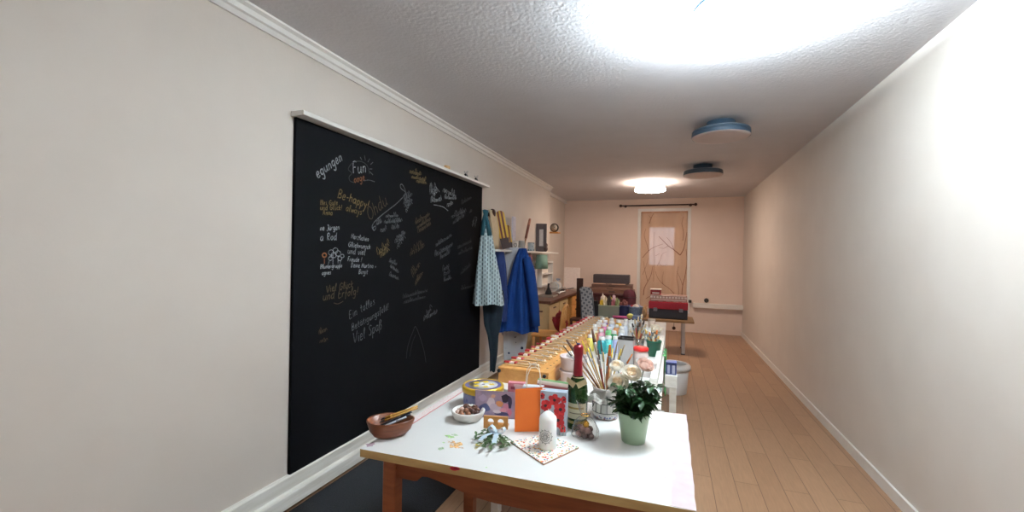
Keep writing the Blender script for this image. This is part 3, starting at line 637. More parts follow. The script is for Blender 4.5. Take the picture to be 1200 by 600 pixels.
# poppy gift bag
o_, yaw, W = card_frame(at(631, 508, z=TZ), at(662, 512.5, z=TZ), .2); yaw = .1; W = .112; H_ = 50*mpp(o_)
o_ = Vector((o_.x, o_.y+.035, TZ))
gb = thing('poppy_gift_bag', 'grey blue paper bag printed with red poppies behind the candle', 'gift bag', o_, yaw)
greyb = mat('grey_blue_paper', (150, 164, 180), .55, noise=(26, (182, 192, 202), .25)); kraft = pm((150, 112, 84))
b = B(); b.prism([(-W/2, -.022), (W/2, -.022), (W/2-.004, 0), (W/2, .022), (-W/2, .022), (-W/2+.004, 0)], 0, H_, greyb, greyb); y = -.0225
for cx, cz, r in ((.004, .145, .030), (-.034, .118, .030), (.030, .108, .034), (.02, .062, .034), (-.026, .07, .030), (.042, .03, .020), (.044, .15, .018), (-.05, .158, .016)):
    for k in range(5):
        a = k*2*PI/5+cx*40; qx, qz = max(-W/2+r*.5, min(W/2-r*.5, cx+r*.5*math.cos(a))), cz+r*.5*math.sin(a)
        r_ = r*.8; y -= .00004; blob(b, qx, qz, r_*.5, r_*.5, pm((196, 40, 42) if k % 2 else (172, 26, 34), .55), y, seed=k, rag=.1)
    y -= .00004; blob(b, cx, cz, r*.22, r*.22, pm((40, 18, 28)), y, 8)
for cx in (-.03, .0, .03, .045): y -= .00002; b.box((cx, y, .022), (.0022, .0004, .044), pm((90, 120, 104)), ry=.1)
b.build('bag', gb)
# white gift bag with cord handles (behind) and pink paper bag
p = at(625, 478, z=TZ); p = Vector((-.60, 1.985, TZ))
wb = thing('gift_bag', 'white paper gift bag with ivory cord handle behind the orange card', 'gift bag', p, .2)
s = mpp(p); hb = (470-443.5)*s+.045; hb = .135
b = B(); b.prism([(-.050, -.018), (.050, -.018), (.046, 0), (.050, .018), (-.050, .018), (-.046, 0)], 0, hb, pm((206, 212, 218))); y = -.0184
b.add([(-.03, y, hb-.042), (.034, y, hb-.042), (.034, y, hb-.012), (-.03, y, hb-.012)], [(0, 1, 2, 3)], pm((166, 190, 206)))
blob(b, 0, hb-.030, .024, .010, pm((206, 204, 60)), y-.0002); blob(b, .014, hb-.034, .012, .008, pm((120, 160, 80)), y-.0004)
b.build('bag', wb)
b = B(); crd = pm((222, 212, 196)); b.tube(smooth3 := [(-.038, 0, hb-.02), (-.036, 0, hb+.03), (-.032, .0, hb+.075), (-.012, .012, hb+.100), (.006, .018, hb+.104), (.022, .010, hb+.092), (.030, 0, hb+.06), (.030, 0, hb-.02)], .0022, crd, 6); b.build('cord_handle', wb)
b = B(); b.tube([(-.030, -.018, hb-.02), (-.028, -.016, hb+.05), (-.016, .004, hb+.082), (.008, .012, hb+.086), (.026, .004, hb+.074), (.036, -.014, hb+.04), (.037, -.018, hb-.02)], .0022, crd, 6); b.build('cord_handle', wb)
p = Vector((-.70, 2.04, TZ)); b = B()
b.prism([(-.045, -.016), (.045, -.016), (.042, 0), (.045, .016), (-.045, .016), (-.042, 0)], 0, .125, pm((206, 128, 140)))
b.box((.01, -.0165, .108), (.05, .0008, .022), pm((226, 188, 190))); b.box((-.02, -.0168, .1), (.02, .0008, .014), pm((150, 60, 80)))
tag(b.build('pink_paper_bag', None, p, .2), 'pink paper bag standing between biscuit tin and white gift bag', 'gift bag')
# striped wrapping roll on a kraft box at the back
p0, p1 = Vector((-.60, 2.14, TZ+.105)), Vector((-.44, 2.11, TZ+.105))
ST = [(206, 176, 172), (150, 120, 118), (110, 150, 96), (214, 196, 186), (188, 108, 110), (214, 200, 190), (120, 110, 110)]
rl = thing('storage_box', 'kraft cardboard box under the striped paper roll at the table back', 'box', Vector((-.52, 2.13, TZ)), -.1)
b = B(); b.rbox((0, 0, .041), (.20, .07, .082), pm((150, 108, 78)), .003); b.build('box_body', rl)
b = B(); b.rbox((0, 0, .0845), (.206, .076, .005), pm((168, 124, 92)), .002); b.build('box_lid', rl)
rp = thing('paper_roll', 'striped pink, green and grey paper roll lying behind the green bottle', 'paper roll', Vector((-.52, 2.13, TZ+.087)), -.1)
b = B(); n = 21
for k in range(7):
    a0, a1 = 2*PI*k/7-.4, 2*PI*(k+1)/7-.4
    vs = []
    for x in (-.10, .10):
        for i in range(5): a = a0+(a1-a0)*i/4; vs.append((x, .021*math.cos(a), .021+.021*math.sin(a)))
    b.add(vs, [(i, i+1, 5+i+1, 5+i) for i in range(4)], pm(ST[k]), True)
b.lathe([(.021, -.1), (.014, -.1), (.014, .1), (.021, .1)], pm((226, 216, 204)), (0, 0, .021), 20, rot=Matrix.Rotation(PI/2, 3, 'Y'), cap=False); b.build('rolled_paper', rp)
# napkin and candle
b = B(); nk = [at(598, 519, z=TZ), at(637, 545.5, z=TZ), at(678, 526, z=TZ), at(641, 509, z=TZ)]; c = sum(nk, Vector())/4
b.prism([tuple((q-c).xy) for q in nk], 0, .006, specks('confetti_napkin', (230, 226, 217), 105, .45, [(196, 54, 50), (60, 110, 150), (220, 160, 50), (70, 130, 80), (226, 222, 212), (214, 120, 60), (226, 222, 212)]), kraft)
tag(b.build('paper_napkin', None, c), 'folded paper napkin with coloured confetti pattern lying under the candle', 'napkin')
cp = at(639.5, 527, z=TZ+.006); s = mpp(cp); cr_ = 10.4*s; ch = 37.5*s; cp.y += cr_*.75
cn = thing('pillar_candle', 'white pillar candle with silver ornament standing on confetti napkin', 'candle', cp)
wax = mat('white_wax', (248, 248, 246), .4, noise=(8, (244, 244, 241), .3)); wax.node_tree.nodes['Principled BSDF'].inputs['Subsurface Weight'].default_value = .15
b = B(); b.lathe([(cr_-.002, 0), (cr_, .003), (cr_, ch-.012), (cr_-.002, ch-.004), (cr_*.62, ch+.007), (cr_*.3, ch+.016), (0, ch+.019)], wax, n=36); b.build('candle_body', cn)
b = B(); b.tube([(0, 0, ch+.016), (.001, 0, ch+.026)], .0011, pm((220, 214, 200)), 6); b.build('wick', cn)
b = B(); slv = pm((128, 134, 128), .35, metal=.3)
def oncyl(a, z, r=None): a -= PI/2; r = r or cr_+.0008; return (r*math.cos(a), r*math.sin(a), z)
for rad in (.024, .017):
    b.tube([oncyl(rad*math.cos(t*PI/12)/cr_, .052+rad*math.sin(t*PI/12)) for t in range(24)], .0009, slv, 5, True)
for k in range(12):
    a = k*PI/6; b.tube([oncyl(.005*math.cos(a)/cr_, .052+.005*math.sin(a)), oncyl(.015*math.cos(a)/cr_, .052+.015*math.sin(a))], .0012, slv, 5)
    q = .029; b.tube([oncyl(.025*math.cos(a)/cr_, .052+.025*math.sin(a)), oncyl(q*math.cos(a+.1)/cr_, .052+q*math.sin(a+.1))], .0011, slv, 5)
b.build('ornament', cn)
# sparkling wine bottle
bp_ = at(674.5, 504, z=TZ); bp_.y += .03; s = mpp(bp_)
bo = thing('wine_bottle', 'green sparkling wine bottle with red foil neck behind chocolates', 'bottle', bp_)
gg = mat('green_bottle_glass', (30, 62, 22), .08, trans=.55, noise=(6, (42, 84, 30), .3)); redf = mat('dark_red_foil', (122, 18, 32), .28, .35, noise=(30, (146, 26, 42), .25), bump=(80, .2, .002))
b = B(); b.lathe([(.036, 0), (.043, .004), (.044, .012), (.044, .165), (.041, .188), (.032, .212), (.021, .232), (.0185, .245)], gg, n=32); b.build('bottle_body', bo)
b = B(); b.lathe([(.0225, .222), (.0205, .245), (.0185, .28), (.0175, .30), (.019, .318), (.0215, .326), (.0215, .352), (.018, .362), (0, .365)], redf, n=28)
b.build('foil_neck', bo)
b = B(); b.lathe([(.007, .365), (.0085, .367), (.0085, .371), (0, .3725)], pm((50, 44, 110), .3), n=16); b.build('foil_seal', bo)
b = B(); lab = mat('cream_label', (206, 200, 168), .55, noise=(14, (196, 186, 148), .25))
b.quadgrid(lambda u, v: Vector(oncyl((u-.5)*2.3, .052+.066*v, .0446)), 16, 2, lab)
b.quadgrid(lambda u, v: Vector(oncyl((u-.5)*1.7, .094+.008*v, .0449)), 10, 2, pm((150, 126, 66)))
b.quadgrid(lambda u, v: Vector(oncyl((u-.5)*1.3, .074+.004*v, .0449)), 10, 2, pm((110, 100, 84)))
b.quadgrid(lambda u, v: Vector(oncyl((u-.5)*2.3, .030+.012*v, .0446)), 16, 2, pm((150, 130, 70))); b.build('label', bo)
b = B(); tg = mat('kraft_tag', (196, 178, 138), .6, noise=(18, (180, 160, 120), .25))
for sgn in (-1, 1):
    b.add([(0, -.040, .206), (sgn*.040, -.030, .226), (sgn*.046, -.026, .205), (sgn*.012, -.044, .184)], [(0, 1, 2, 3)], tg)
    b.add([(0, -.038, .206), (sgn*.040, -.028, .226), (sgn*.046, -.024, .205), (sgn*.012, -.042, .184)], [(3, 2, 1, 0)], tg)
b.tube([(.024*math.cos(a*PI/10), .024*math.sin(a*PI/10), .224) for a in range(20)], .0025, tg, 6, True); b.build('neck_tag', bo)
# cellophane bag of chocolates
cb = at(684, 516, z=TZ); cb.y += .03
for k in range(11):
    a = k*2.4; rr = .026*math.sqrt((k % 6)/6); z = .014+(k//6)*.023
    c = [(112, 82, 80), (146, 116, 112), (84, 58, 54)][k % 3]
    b = B(); b.ball((0, 0, 0), .0140, pm(c, .4), 9, 6, (1.1, 1, .95), .15)
    side = ['in the centre', 'at the left', 'at the right rear', 'at the front', 'at the rear', 'at the right'][k % 6]
    tag(b.build('chocolate', None, cb+Vector((rr*math.cos(a)*1.25, rr*math.sin(a), z))), f'brown chocolate {side} of the {"upper" if k >= 6 else "lower"} layer in the clear bag', 'chocolate', 'chocolates in the cellophane bag')
b = B(); b.ball((.006, -.012, .060), .013, M['gold'], 9, 6, (1, .8, 1.2), .25); tag(b.build('gold_chocolate', None, cb), 'gold wrapped chocolate on top in the clear cellophane bag', 'chocolate')
cbag = thing('cellophane_bag', 'clear cellophane bag holding chocolates at the foot of the bottle', 'bag', cb)
cel = film('cellophane', (244, 240, 238), .22); b = B()
def fn(u, v):
    a = 2*PI*u; r = (.044, .050, .048, .036, .016, .020, .034)[int(v*6+.5)]; r *= 1+.10*math.sin(9*a+v*5)
    return Vector((r*1.1*math.cos(a), r*.85*math.sin(a), (0.001, .014, .040, .070, .092, .104, .150)[int(v*6+.5)]))
b.quadgrid(fn, 30, 7, cel, True, True); b.build('film', cbag)
b = B(); b.tube([(.018*math.cos(a*PI/8), .0145*math.sin(a*PI/8), .094) for a in range(16)], .0022, M['gold'], 6, True); b.build('tie', cbag)

# brushes
BR = [((198, 166, 98), 'yellow'), ((170, 106, 62), 'orange'), ((140, 54, 40), 'red'), ((196, 160, 110), 'light wooden'), ((120, 80, 50), 'brown'), ((60, 90, 140), 'blue'), ((226, 214, 190), 'ivory'), ((70, 110, 70), 'green'), ((40, 40, 44), 'black')]
BT = [((96, 66, 50), 'brown'), ((60, 50, 46), 'dark'), ((206, 170, 90), 'golden'), ((170, 150, 120), 'beige'), ((214, 120, 50), 'orange-stained'), ((226, 200, 70), 'yellow-stained')]
def brush(base, tip, hc, tc, label, r=.0035, group=None, flat=1.):
    return stick('paintbrush', label, 'paintbrush', base, tip, r, [('handle', 0, .70, .65, 1.2, pm(hc[0], .35)), ('ferrule', .70, .84, 1.2*flat, 1.3*flat, M['steel']), ('bristles', .84, 1, 1.35*flat, .8*flat, pm(tc[0], .8))], group)
# painted ceramic jar
jp = at(708, 492, z=TZ); jp.y += .045; s = mpp(jp)
jar = thing('ceramic_jar', 'white ceramic jar painted with dark grid and coloured bands, full of brushes', 'jar', jp)
glz = mat('white_glaze', (210, 206, 198), .18, noise=(18, (196, 190, 184), .25))
b = B(); JR = .062; JH = .142
b.lathe([(.048, 0), (.056, .004), (JR-.002, .022), (JR, .06), (JR, .10), (JR-.003, .125), (JR+.002, JH), (JR-.003, JH+.002), (JR-.008, JH-.006), (JR-.008, .02), (0, .016)], glz, n=36, ms=[pm((150, 96, 84), .3), specks('painted_band', (200, 196, 196), 90, .4, [(150, 90, 96), (96, 110, 150), (200, 170, 150), (120, 120, 130)])]+[glz]*8)
b.build('jar_body', jar, weld=True)
b = B(); ink = pm((52, 50, 56), .4)
for z in (.032, .074, .112): b.tube([((JR+.0004)*math.cos(a*PI/18), (JR+.0004)*math.sin(a*PI/18), z) for a in range(36)], .0013, ink, 5, True)
for k in range(14): a = k*2*PI/14; b.tube([((JR+.0006)*math.cos(a), (JR+.0006)*math.sin(a), z) for z in (.030, .06, .09, .114)], .0012, ink, 5)
b.build('painted_grid', jar)
rs = random.Random(21)
TIPS = [(660, 405), (664, 398), (668, 412), (675, 400), (682, 399), (686, 392), (689, 408), (694, 386), (697, 404), (701, 410), (704, 398), (707, 413), (712, 418), (715, 404), (718, 408), (721, 412), (724, 400), (728, 409), (732, 404), (741, 415)]
for k, (px, py) in enumerate(TIPS):
    tipy = jp.y+rs.uniform(-.06, .12); tip = at(px, py, y=tipy)
    q = Vector((tip.x-jp.x, tip.y-jp.y, 0)); base = jp+Vector((-q.x*.28+rs.uniform(-.006, .006), -q.y*.15+rs.uniform(-.01, .01), .022))
    base.x = max(jp.x-.045, min(jp.x+.045, base.x))
    # keep the brush inside the jar's mouth
    t = (TZ+JH-base.z)/(tip.z-base.z); mx = base+(tip-base)*t; lim = JR-.016; off = Vector((mx.x-jp.x, mx.y-jp.y, 0))
    if off.length > lim:
        shift = off-off*(lim/off.length); tip -= shift*0; base -= shift/(1-t)
        rb = Vector((base.x-jp.x, base.y-jp.y, 0))
        if rb.length > .046: base -= rb-rb*(.046/rb.length)
    hc = BR[[3, 4, 6, 3, 0, 0, 2, 4, 3, 2, 6, 5, 1, 1, 3, 8, 6, 0, 3, 1][k]]; tc = BT[[1, 0, 3, 1, 5, 2, 5, 0, 3, 1, 0, 2, 4, 4, 5, 1, 3, 5, 3, 4][k]]
    big = k in (1, 7, 13)
    brush(base, tip, hc, tc, f'{hc[1]}-handled paintbrush with {tc[1]} bristles, {ORD[k]} from the left in the ceramic jar', .0050 if big else .0031, 'brushes in the ceramic jar', 1.3 if big else 1)
# crumpled grey wrapping beside the jar
b = B()
def fn(u, v):
    x = (u-.5)*.12; y = (v-.5)*.06
    return Vector((x, y, .018+.010*math.sin(u*13)+.008*math.sin(v*9+u*6)+.03*abs(v-.5)))
b.quadgrid(fn, 16, 7, mat('crumpled_grey_foil', (150, 146, 138), .35, .3, noise=(30, (190, 186, 178), .25)), False)
o = b.build('crumpled_wrap', None, Vector((-.312, 1.985, TZ+.075)), .2); o.location = (-.315, 1.93, TZ+.115); o.rotation_euler = (.5, 0, .1)
tag(o, 'crumpled grey silvery wrapping between bottle and painted ceramic jar', 'wrapping')

# potted roses
pp = at(741, 522, z=TZ); pp.y += .043; s = mpp(pp)
PT = thing('potted_roses', 'pale cream roses growing in mint green pot on the white table', 'plant', pp)
mint = mat('mint_ceramic', (156, 180, 150), .35, noise=(5, (150, 174, 146), .3))
b = B(); b.lathe([(.043, 0), (.0465, .003), (.063, .112), (.064, .122), (.0615, .123), (.0590, .112), (.0450, .02), (0, .018)], mint, n=44); b.build('pot', PT, weld=True)
b = B(); b.lathe([(.0585, .098), (.03, .103), (0, .105)], mat('soil', (44, 32, 24), .95, bump=(90, .8, .01)), n=24); b.build('soil', PT)
gl = [mat('rose_leaf_a', (34, 66, 36), .38, noise=(20, (48, 84, 44), .25)), mat('rose_leaf_b', (52, 90, 50), .38, noise=(20, (36, 70, 38), .25)), mat('rose_leaf_c', (24, 48, 28), .4, noise=(20, (34, 62, 34), .25))]
cream = mat('cream_petal', (254, 250, 242), .55, noise=(9, (253, 248, 236), .3)); inner = mat('apricot_petal', (252, 238, 214), .55, noise=(9, (251, 232, 206), .3)); pinkp = mat('pale_pink_petal', (248, 222, 210), .55, noise=(9, (240, 214, 202), .3))
FL = [((724, 449), .000, 12.3, (-.25, -.85, .75), cream, 'big cream rose bloom, lowest of the blooms'), ((740, 436.5), .02, 11, (.15, -.75, .9), cream, 'cream rose bloom in the middle'),
      ((722.5, 428), .045, 8.2, (-.15, -.6, 1.0), cream, 'small cream rose bloom at the top left'), ((757, 427), .03, 9.8, (.45, -.5, .9), pinkp, 'pale pink rose bloom at the right')]
def rose(b, c, R, d, mo, mi_):
    d = Vector(d).normalized(); X = d.cross(Vector((0, 0, 1))).normalized(); Y = d.cross(X); c = Vector(c)
    rr = random.Random(int(R*1e5))
    def petal(f, zb, zt, a0, aw, m, curl, bulge):
        def fn(u, v):
            a = a0+(u-.5)*2*aw*(.60+.40*math.sin(min(1, v*1.3)*PI/2)); t = v*PI*.5
            rad = R*f*(.22+.78*math.sin(t)**.8)+R*curl*max(0, v-.72)/.28
            z = zb+(zt-zb)*(1-math.cos(t))**.9-.16*(2*u-1)**2*v*v-(.10*max(0, v-.8)/.2 if curl > 0 else 0)
            rad *= 1-bulge*(2*u-1)**2
            return c+X*rad*math.cos(a)+Y*rad*math.sin(a)+d*R*z
        b.quadgrid(fn, 9, 9, m)
    for k in range(5): petal(1.0, -.62, .10, 2*PI*k/5+rr.uniform(-.1, .1), .80, mo, .07, .05)
    for k in range(5): petal(.90, -.55, .34, 2*PI*k/5+.6+rr.uniform(-.1, .1), .74, mo, .02, .05)
    for k in range(4): petal(.74, -.45, .46, 2*PI*k/4+.2+rr.uniform(-.1, .1), .82, mo, -.04, .06)
    for k in range(4): petal(.56, -.3, .46, 2*PI*k/4+.9+rr.uniform(-.2, .2), .7, mi_, -.06, .16)
    for k in range(4): petal(.40, -.2, .44, 2*PI*k/4+.3+rr.uniform(-.2, .2), .7, mi_, -.05, .2)
    for k in range(3): petal(.24, -.1, .42, 2*PI*k/3+rr.uniform(-.2, .2), .9, mi_, -.04, .2)
    b.ball(c+d*R*.02, R*.24, mi_, 12, 8)
    for k in range(9):
        a0 = k*2.4; q = R*(.10+.30*((k*5) % 9)/9); o2 = c+X*q*math.cos(a0)+Y*q*math.sin(a0)
        b.quadgrid(lambda u, v: o2+d*R*(-.1+.48*v-.12*(2*u-1)**2)+(X*math.cos(a0+1.2)+Y*math.sin(a0+1.2))*R*.34*(u-.5)+(X*math.cos(a0)+Y*math.sin(a0))*R*.10*math.cos(PI*(u-.5))*(1+v), 7, 5, mi_)
def leafy(m, k=.4):                              # thin petals and leaves let some light through
    n = m.node_tree.nodes; L = m.node_tree.links; p = n['Principled BSDF']; t = n.new('ShaderNodeBsdfTranslucent'); mx = n.new('ShaderNodeMixShader')
    src = p.inputs['Base Color'].links[0].from_socket; L.new(src, t.inputs[0]); mx.inputs[0].default_value = k
    L.new(p.outputs[0], mx.inputs[1]); L.new(t.outputs[0], mx.inputs[2]); L.new(mx.outputs[0], n['Material Output'].inputs[0])
for m_ in (cream, inner, pinkp): leafy(m_, .45)
for m_ in gl: leafy(m_, .15)
tops = []
for (px, py), dy, rp_, dr, m_, lab in FL:
    c = at(px, py, y=pp.y-.03+dy); R = rp_*mpp(c)*.98; lc = c-pp
    b = B(); rose(b, lc, R, dr, m_, inner if m_ is cream else pinkp); o = b.build('rose_bloom', PT); o['label'] = lab
    tops.append((lc, R, Vector(dr).normalized()))
rs = random.Random(3); b = B(); sm_ = pm((62, 86, 48)); stems = []
for lc, R, d in tops:
    e = lc-d*R*.62; pts = [Vector((e.x*.2, e.y*.2+.005, .10)), Vector((e.x*.55, e.y*.5+.01, .10+(e.z-.10)*.55)), e]; stems.append(pts); b.tube(pts, .0022, sm_, 6)
    for k in range(5): a = k*2*PI/5; leafpatch(b, e, (math.cos(a)*.8, math.sin(a)*.8, -.2), R*.55, R*.3, gl[1], curl=-.2)
for k in range(34):
    a = k*2.4; rr = .015+.068*math.sqrt(rs.random()); hh = .135+.125*rs.random()*(1.15-rr*4)
    e = Vector((rr*math.cos(a)*1.0-.004, rr*math.sin(a), hh)); pts = [Vector((e.x*.15, e.y*.15, .10)), Vector((e.x*.6, e.y*.6, .10+(hh-.10)*.75)), e]; stems.append(pts); b.tube(pts, .0014, sm_, 5)
for e in ((.095, .0, .235), (.112, -.01, .20), (.088, .03, .18), (.075, -.03, .25), (-.088, 0, .15)):
    pts = [Vector((.01, 0, .10)), Vector((e[0]*.6, e[1]*.6, .10+(e[2]-.1)*.7)), Vector(e)]; stems.append(pts); b.tube(pts, .0014, sm_, 5)
b.build('stem', PT)
b = B()
for i, pts in enumerate(stems):
    for j in range(13):
        t = .35+.65*(j/12); c = pts[0].lerp(pts[1], min(1, 2*t)) if t < .5 else pts[1].lerp(pts[2], min(1, 2*t-1))
        if i < 4 and t > .82: continue
        a = rs.uniform(0, 2*PI); d = Vector((math.cos(a), math.sin(a), rs.uniform(-.35, .5)))
        leafpatch(b, c, d, rs.uniform(.032, .050), rs.uniform(.018, .028), gl[rs.randrange(3)], curl=rs.uniform(.1, .5))
b.build('leaves', PT)

# ------------------------------------------------------------------ long paint table behind
LT = Vector((-.50, 3.87, 0)); lt = thing('paint_table', 'long white table behind the work table, covered with paints and jars', 'table', LT)
b = B(); b.rbox((0, 0, TZ-.015), (.94, 3.14, .03), M['white'], .004); b.build('tabletop', lt)
e0, e1 = at(766, 443, z=.80), at(776.5, 394.5, z=.80)
b = B(); d = e1-e0; L = d.length; mid = (e0+e1)/2
b.rbox((mid.x-LT.x, mid.y-LT.y, .775), (.042, L, .05), M['worn'], .003, rot=-math.atan2(d.x, d.y)); b.tube([(e1.x-LT.x, e1.y-LT.y-.03, .799), (e1.x-LT.x, e1.y-LT.y-.03, .8015)], .005, M['steel'])
b.build('edge_board', lt)
for x in (-.43, .41):
    for y in (-1.5, 1.0): b = B(); b.rbox((x, y, .36), (.05, .05, .72), M['white'], .005); b.build('leg', lt)
# wooden rack full of slats
FM, BM_ = Vector((-.792, 2.40)), Vector((-.692, 4.82)); dv = (BM_-FM).normalized(); RW, RL, RH = .315, (BM_-FM).length, .09
rk_yaw = -math.atan2(dv.x, dv.y); mid = (FM+BM_)/2
rk = thing('wooden_rack', 'long low wooden rack with rows of slats standing on the paint table', 'rack', (mid.x, mid.y, TZ), rk_yaw)
b = B(); b.rbox((0, 0, RH-.008), (RW, RL, .016), M['pine'], .003)
hole = pm((46, 28, 18))
for k in range(34): b.box((RW/2-.040, -RL/2+.10+k*(RL-.2)/33, RH+.0002), (.010, .010, .0006), hole)
b.build('top_board', rk)
b = B()
b.rbox((0, -RL/2+.009, RH/2-.008), (RW-.004, .018, RH-.016), M['pine'], .003); b.rbox((0, RL/2-.009, RH/2-.008), (RW-.004, .018, RH-.016), M['pine'], .003)
for sx in (-1, 1): b.rbox((sx*(RW/2-.011), 0, RH/2-.008), (.018, RL-.036, RH-.016), M['pine'], .003)
b.build('side_board', rk)
for x in (-RW/2+.010, RW/2-.024):
    b = B(); b.lathe([(0, 0), (.008, .001), (.011, .004), (.011, .010), (.007, .014)], M['black'], (x, -RL/2, RH-.020), 14, rot=Matrix.Rotation(PI/2, 3, 'X')); b.build('knob', rk)
NS = 20; cy_, sy_ = math.cos(rk_yaw), math.sin(rk_yaw)
tipc = [((168, 40, 50), 'red'), ((190, 76, 86), 'rosy red'), ((214, 200, 194), 'off-white'), ((140, 32, 42), 'dark red'), ((200, 130, 140), 'pink')]
rs = random.Random(8); order = [0, 0, 3, 0, 1, 3, 0, 0, 2, 1, 0, 4, 2, 1, 4, 0, 3, 1, 0, 2]
wirem = mat('pale_wire', (214, 204, 190), .35, noise=(30, (176, 164, 150), .25))
for k in range(NS):
    ly = -RL/2+.075+k*(RL-.15)/(NS-1); lx = -.030
    col, cn = tipc[order[k]]
    r = thing('craft_stick', f'pale wooden stick with {cn} end and wire, {ORD[k]} from the rack front', 'craft stick', (mid.x+lx*cy_-ly*sy_, mid.y+lx*sy_+ly*cy_, TZ+RH), rk_yaw+rs.uniform(-.05, .05), 'sticks on the wooden rack')
    if k == 0: r['label'] = 'pale wooden stick with red end, front row of the wooden rack nearest the camera'
    b = B(); b.rbox((.012, .012, .007), (.200, .020, .010), M['palepine'], .003); b.rbox((.0, -.022, .005), (.215, .016, .008), M['palepine'], .002)
    b.rbox((.05, -.004, .013), (.12, .014, .006), M['palepine'], .002, rot=rs.uniform(-.12, .12)); b.build('stick', r)
    b = B(); b.rbox((-.100, .004, .016), (.036, .036, .012), pm(col, .45), .003, rx=rs.uniform(-.2, .2)); b.rbox((-.068, -.006, .015), (.026, .026, .012), pm((226, 220, 214)), .003)
    b.rbox((-.048, .008, .016), (.014, .030, .010), pm(tipc[(order[k]+k) % 5][0], .45), .003); b.build('coloured_end', r)
    b = B(); zz = .014
    b.tube([(-.04, .006, zz), (-.01, .018, zz+.010), (.03, .012, zz+.014), (.06, -.006, zz+.010), (.09, -.012, zz)], .0018, wirem, 5)
    b.tube([(-.03, -.010, zz), (.0, -.020, zz+.008), (.04, -.018, zz+.010), (.075, .004, zz+.006), (.092, .014, zz)], .0018, wirem, 5)
    b.tube([(.02, .022, zz-.004), (.045, .0, zz+.012), (.06, -.03, zz-.004)], .0018, wirem, 5)
    b.tube([(.070+.018*math.cos(t*PI/5), .012*math.sin(t*PI/5), zz+.005) for t in range(10)], .0018, wirem, 5, True); b.build('wire_loop', r)
    b = B(); b.lathe([(.006, .010), (.006, .022), (.004, .025), (0, .026)], pm((232, 222, 206)), (.100, 0, 0), 10); b.build('peg', r)

# paint bottles
PB = [(706, 372.5, (226, 224, 226), 'white', 'farthest of the left column'), (703, 375.5, (206, 196, 216), 'pale lavender', 'left column, second from the back'), (701.5, 378, (224, 220, 214), 'off-white', 'left column, third from the back'),
      (697.5, 380.5, (230, 226, 214), 'ivory', 'left column, middle'), (697.5, 384.3, (226, 226, 196), 'cream', 'left column, behind the pale yellow ones'), (694.5, 388, (232, 228, 170), 'light cream yellow', 'left column, second from the front'), (692, 392.3, (236, 222, 116), 'yellow', 'front of the left column'),
      (709.5, 375.5, (126, 84, 150), 'purple', 'at the back beside the white ones'), (708, 379.5, (216, 132, 176), 'pink', 'in front of the purple bottle'), (704.5, 386, (232, 176, 196), 'pale pink', 'in front of the pink bottle'),
      (717, 373.3, (214, 220, 228), 'bluish white', 'farthest of the middle column'), (716.5, 377, (196, 206, 224), 'pale blue', 'middle column, second from the back'), (714, 383.5, (130, 206, 142), 'mint green', 'middle of the group with white lid'),
      (719.5, 388, (56, 150, 90), 'deep green', 'right behind the aqua bottle'), (705.5, 395, (44, 150, 156), 'teal', 'front of the group beside the yellow brush'), (713, 394, (104, 196, 190), 'aqua', 'front of the group between teal and lavender'),
      (721.5, 394.5, (170, 176, 214), 'lavender blue', 'in front beside the grey carton'), (725, 375.5, (222, 176, 60), 'golden yellow', 'at the back right'), (722.5, 380.7, (226, 166, 110), 'apricot', 'in front of the golden yellow bottle'),
      (728.5, 382.5, (222, 222, 226), 'plain white', 'rear of the right column'), (728.5, 387, (208, 212, 222), 'greyish white', 'front of the right column behind the grey carton'), (732, 378.5, (206, 214, 226), 'ice blue', 'right rear corner of the group'), (733.5, 374.2, (230, 226, 230), 'milky white', 'far right end of the group')]
capm = mat('white_plastic_cap', (236, 235, 232), .3, noise=(20, (230, 229, 226), .3))
for px, py, c, cn, where in PB:
    p = at(px, py, z=TZ+.128); big = cn in ('teal', 'aqua', 'mint green')
    sR = 1.18 if big else 1.0
    r = thing('paint_bottle', f'{cn} paint bottle with white cap, {where}', 'paint bottle', (p.x, p.y, TZ), 0, 'paint bottles on the long table')
    b = B(); b.lathe([(.027*sR, 0), (.030*sR, .003), (.030*sR, .084), (.027*sR, .096), (.019*sR, .104), (.018*sR, .108)], pm(c, .32), n=20); b.build('bottle_body', r)
    b = B(); b.lathe([(.021*sR, .106), (.0215*sR, .109), (.0205*sR, .129), (.018*sR, .131), (0, .1315)], capm, n=20); b.build('cap', r)
# stacked tubs
tubm = mat('rosy_white_plastic', (214, 198, 196), .4, noise=(8, (206, 190, 188), .3)); tp = at(667, 452, z=TZ); tp.y += .07; tp.x = max(tp.x, -.530)
def tub(z, label, top):
    r = thing('plastic_tub', label, 'tub', (tp.x, tp.y, z), 0)
    b = B(); b.lathe([(.070, 0), (.074, .003), (.080, .070), (.084, .071), (.084, .079), (.081, .080), (.078, .076), (.072, .010), (0, .008)], tubm, n=36); b.build('tub_body', r, weld=True)
    if top:
        b = B()
        for k in range(9): a = k*2.4; b.ball((.035*math.cos(a)*(k % 3)/2, .035*math.sin(a)*(k % 3)/2, .070+.006*(k % 2)), .024, pm((228, 226, 222), .8), 9, 6, (1.2, 1, .7), .2)
        tag(b.build('white_clay', None, Vector((tp.x, tp.y, z+.012))), 'white lumpy modelling clay filling the upper plastic tub', 'clay')
    return r
tub(TZ, 'lower of two stacked rosy white plastic tubs beside red bottle neck', False)
tub(TZ+.081, 'upper of two stacked rosy white plastic tubs, filled with white clay', True)
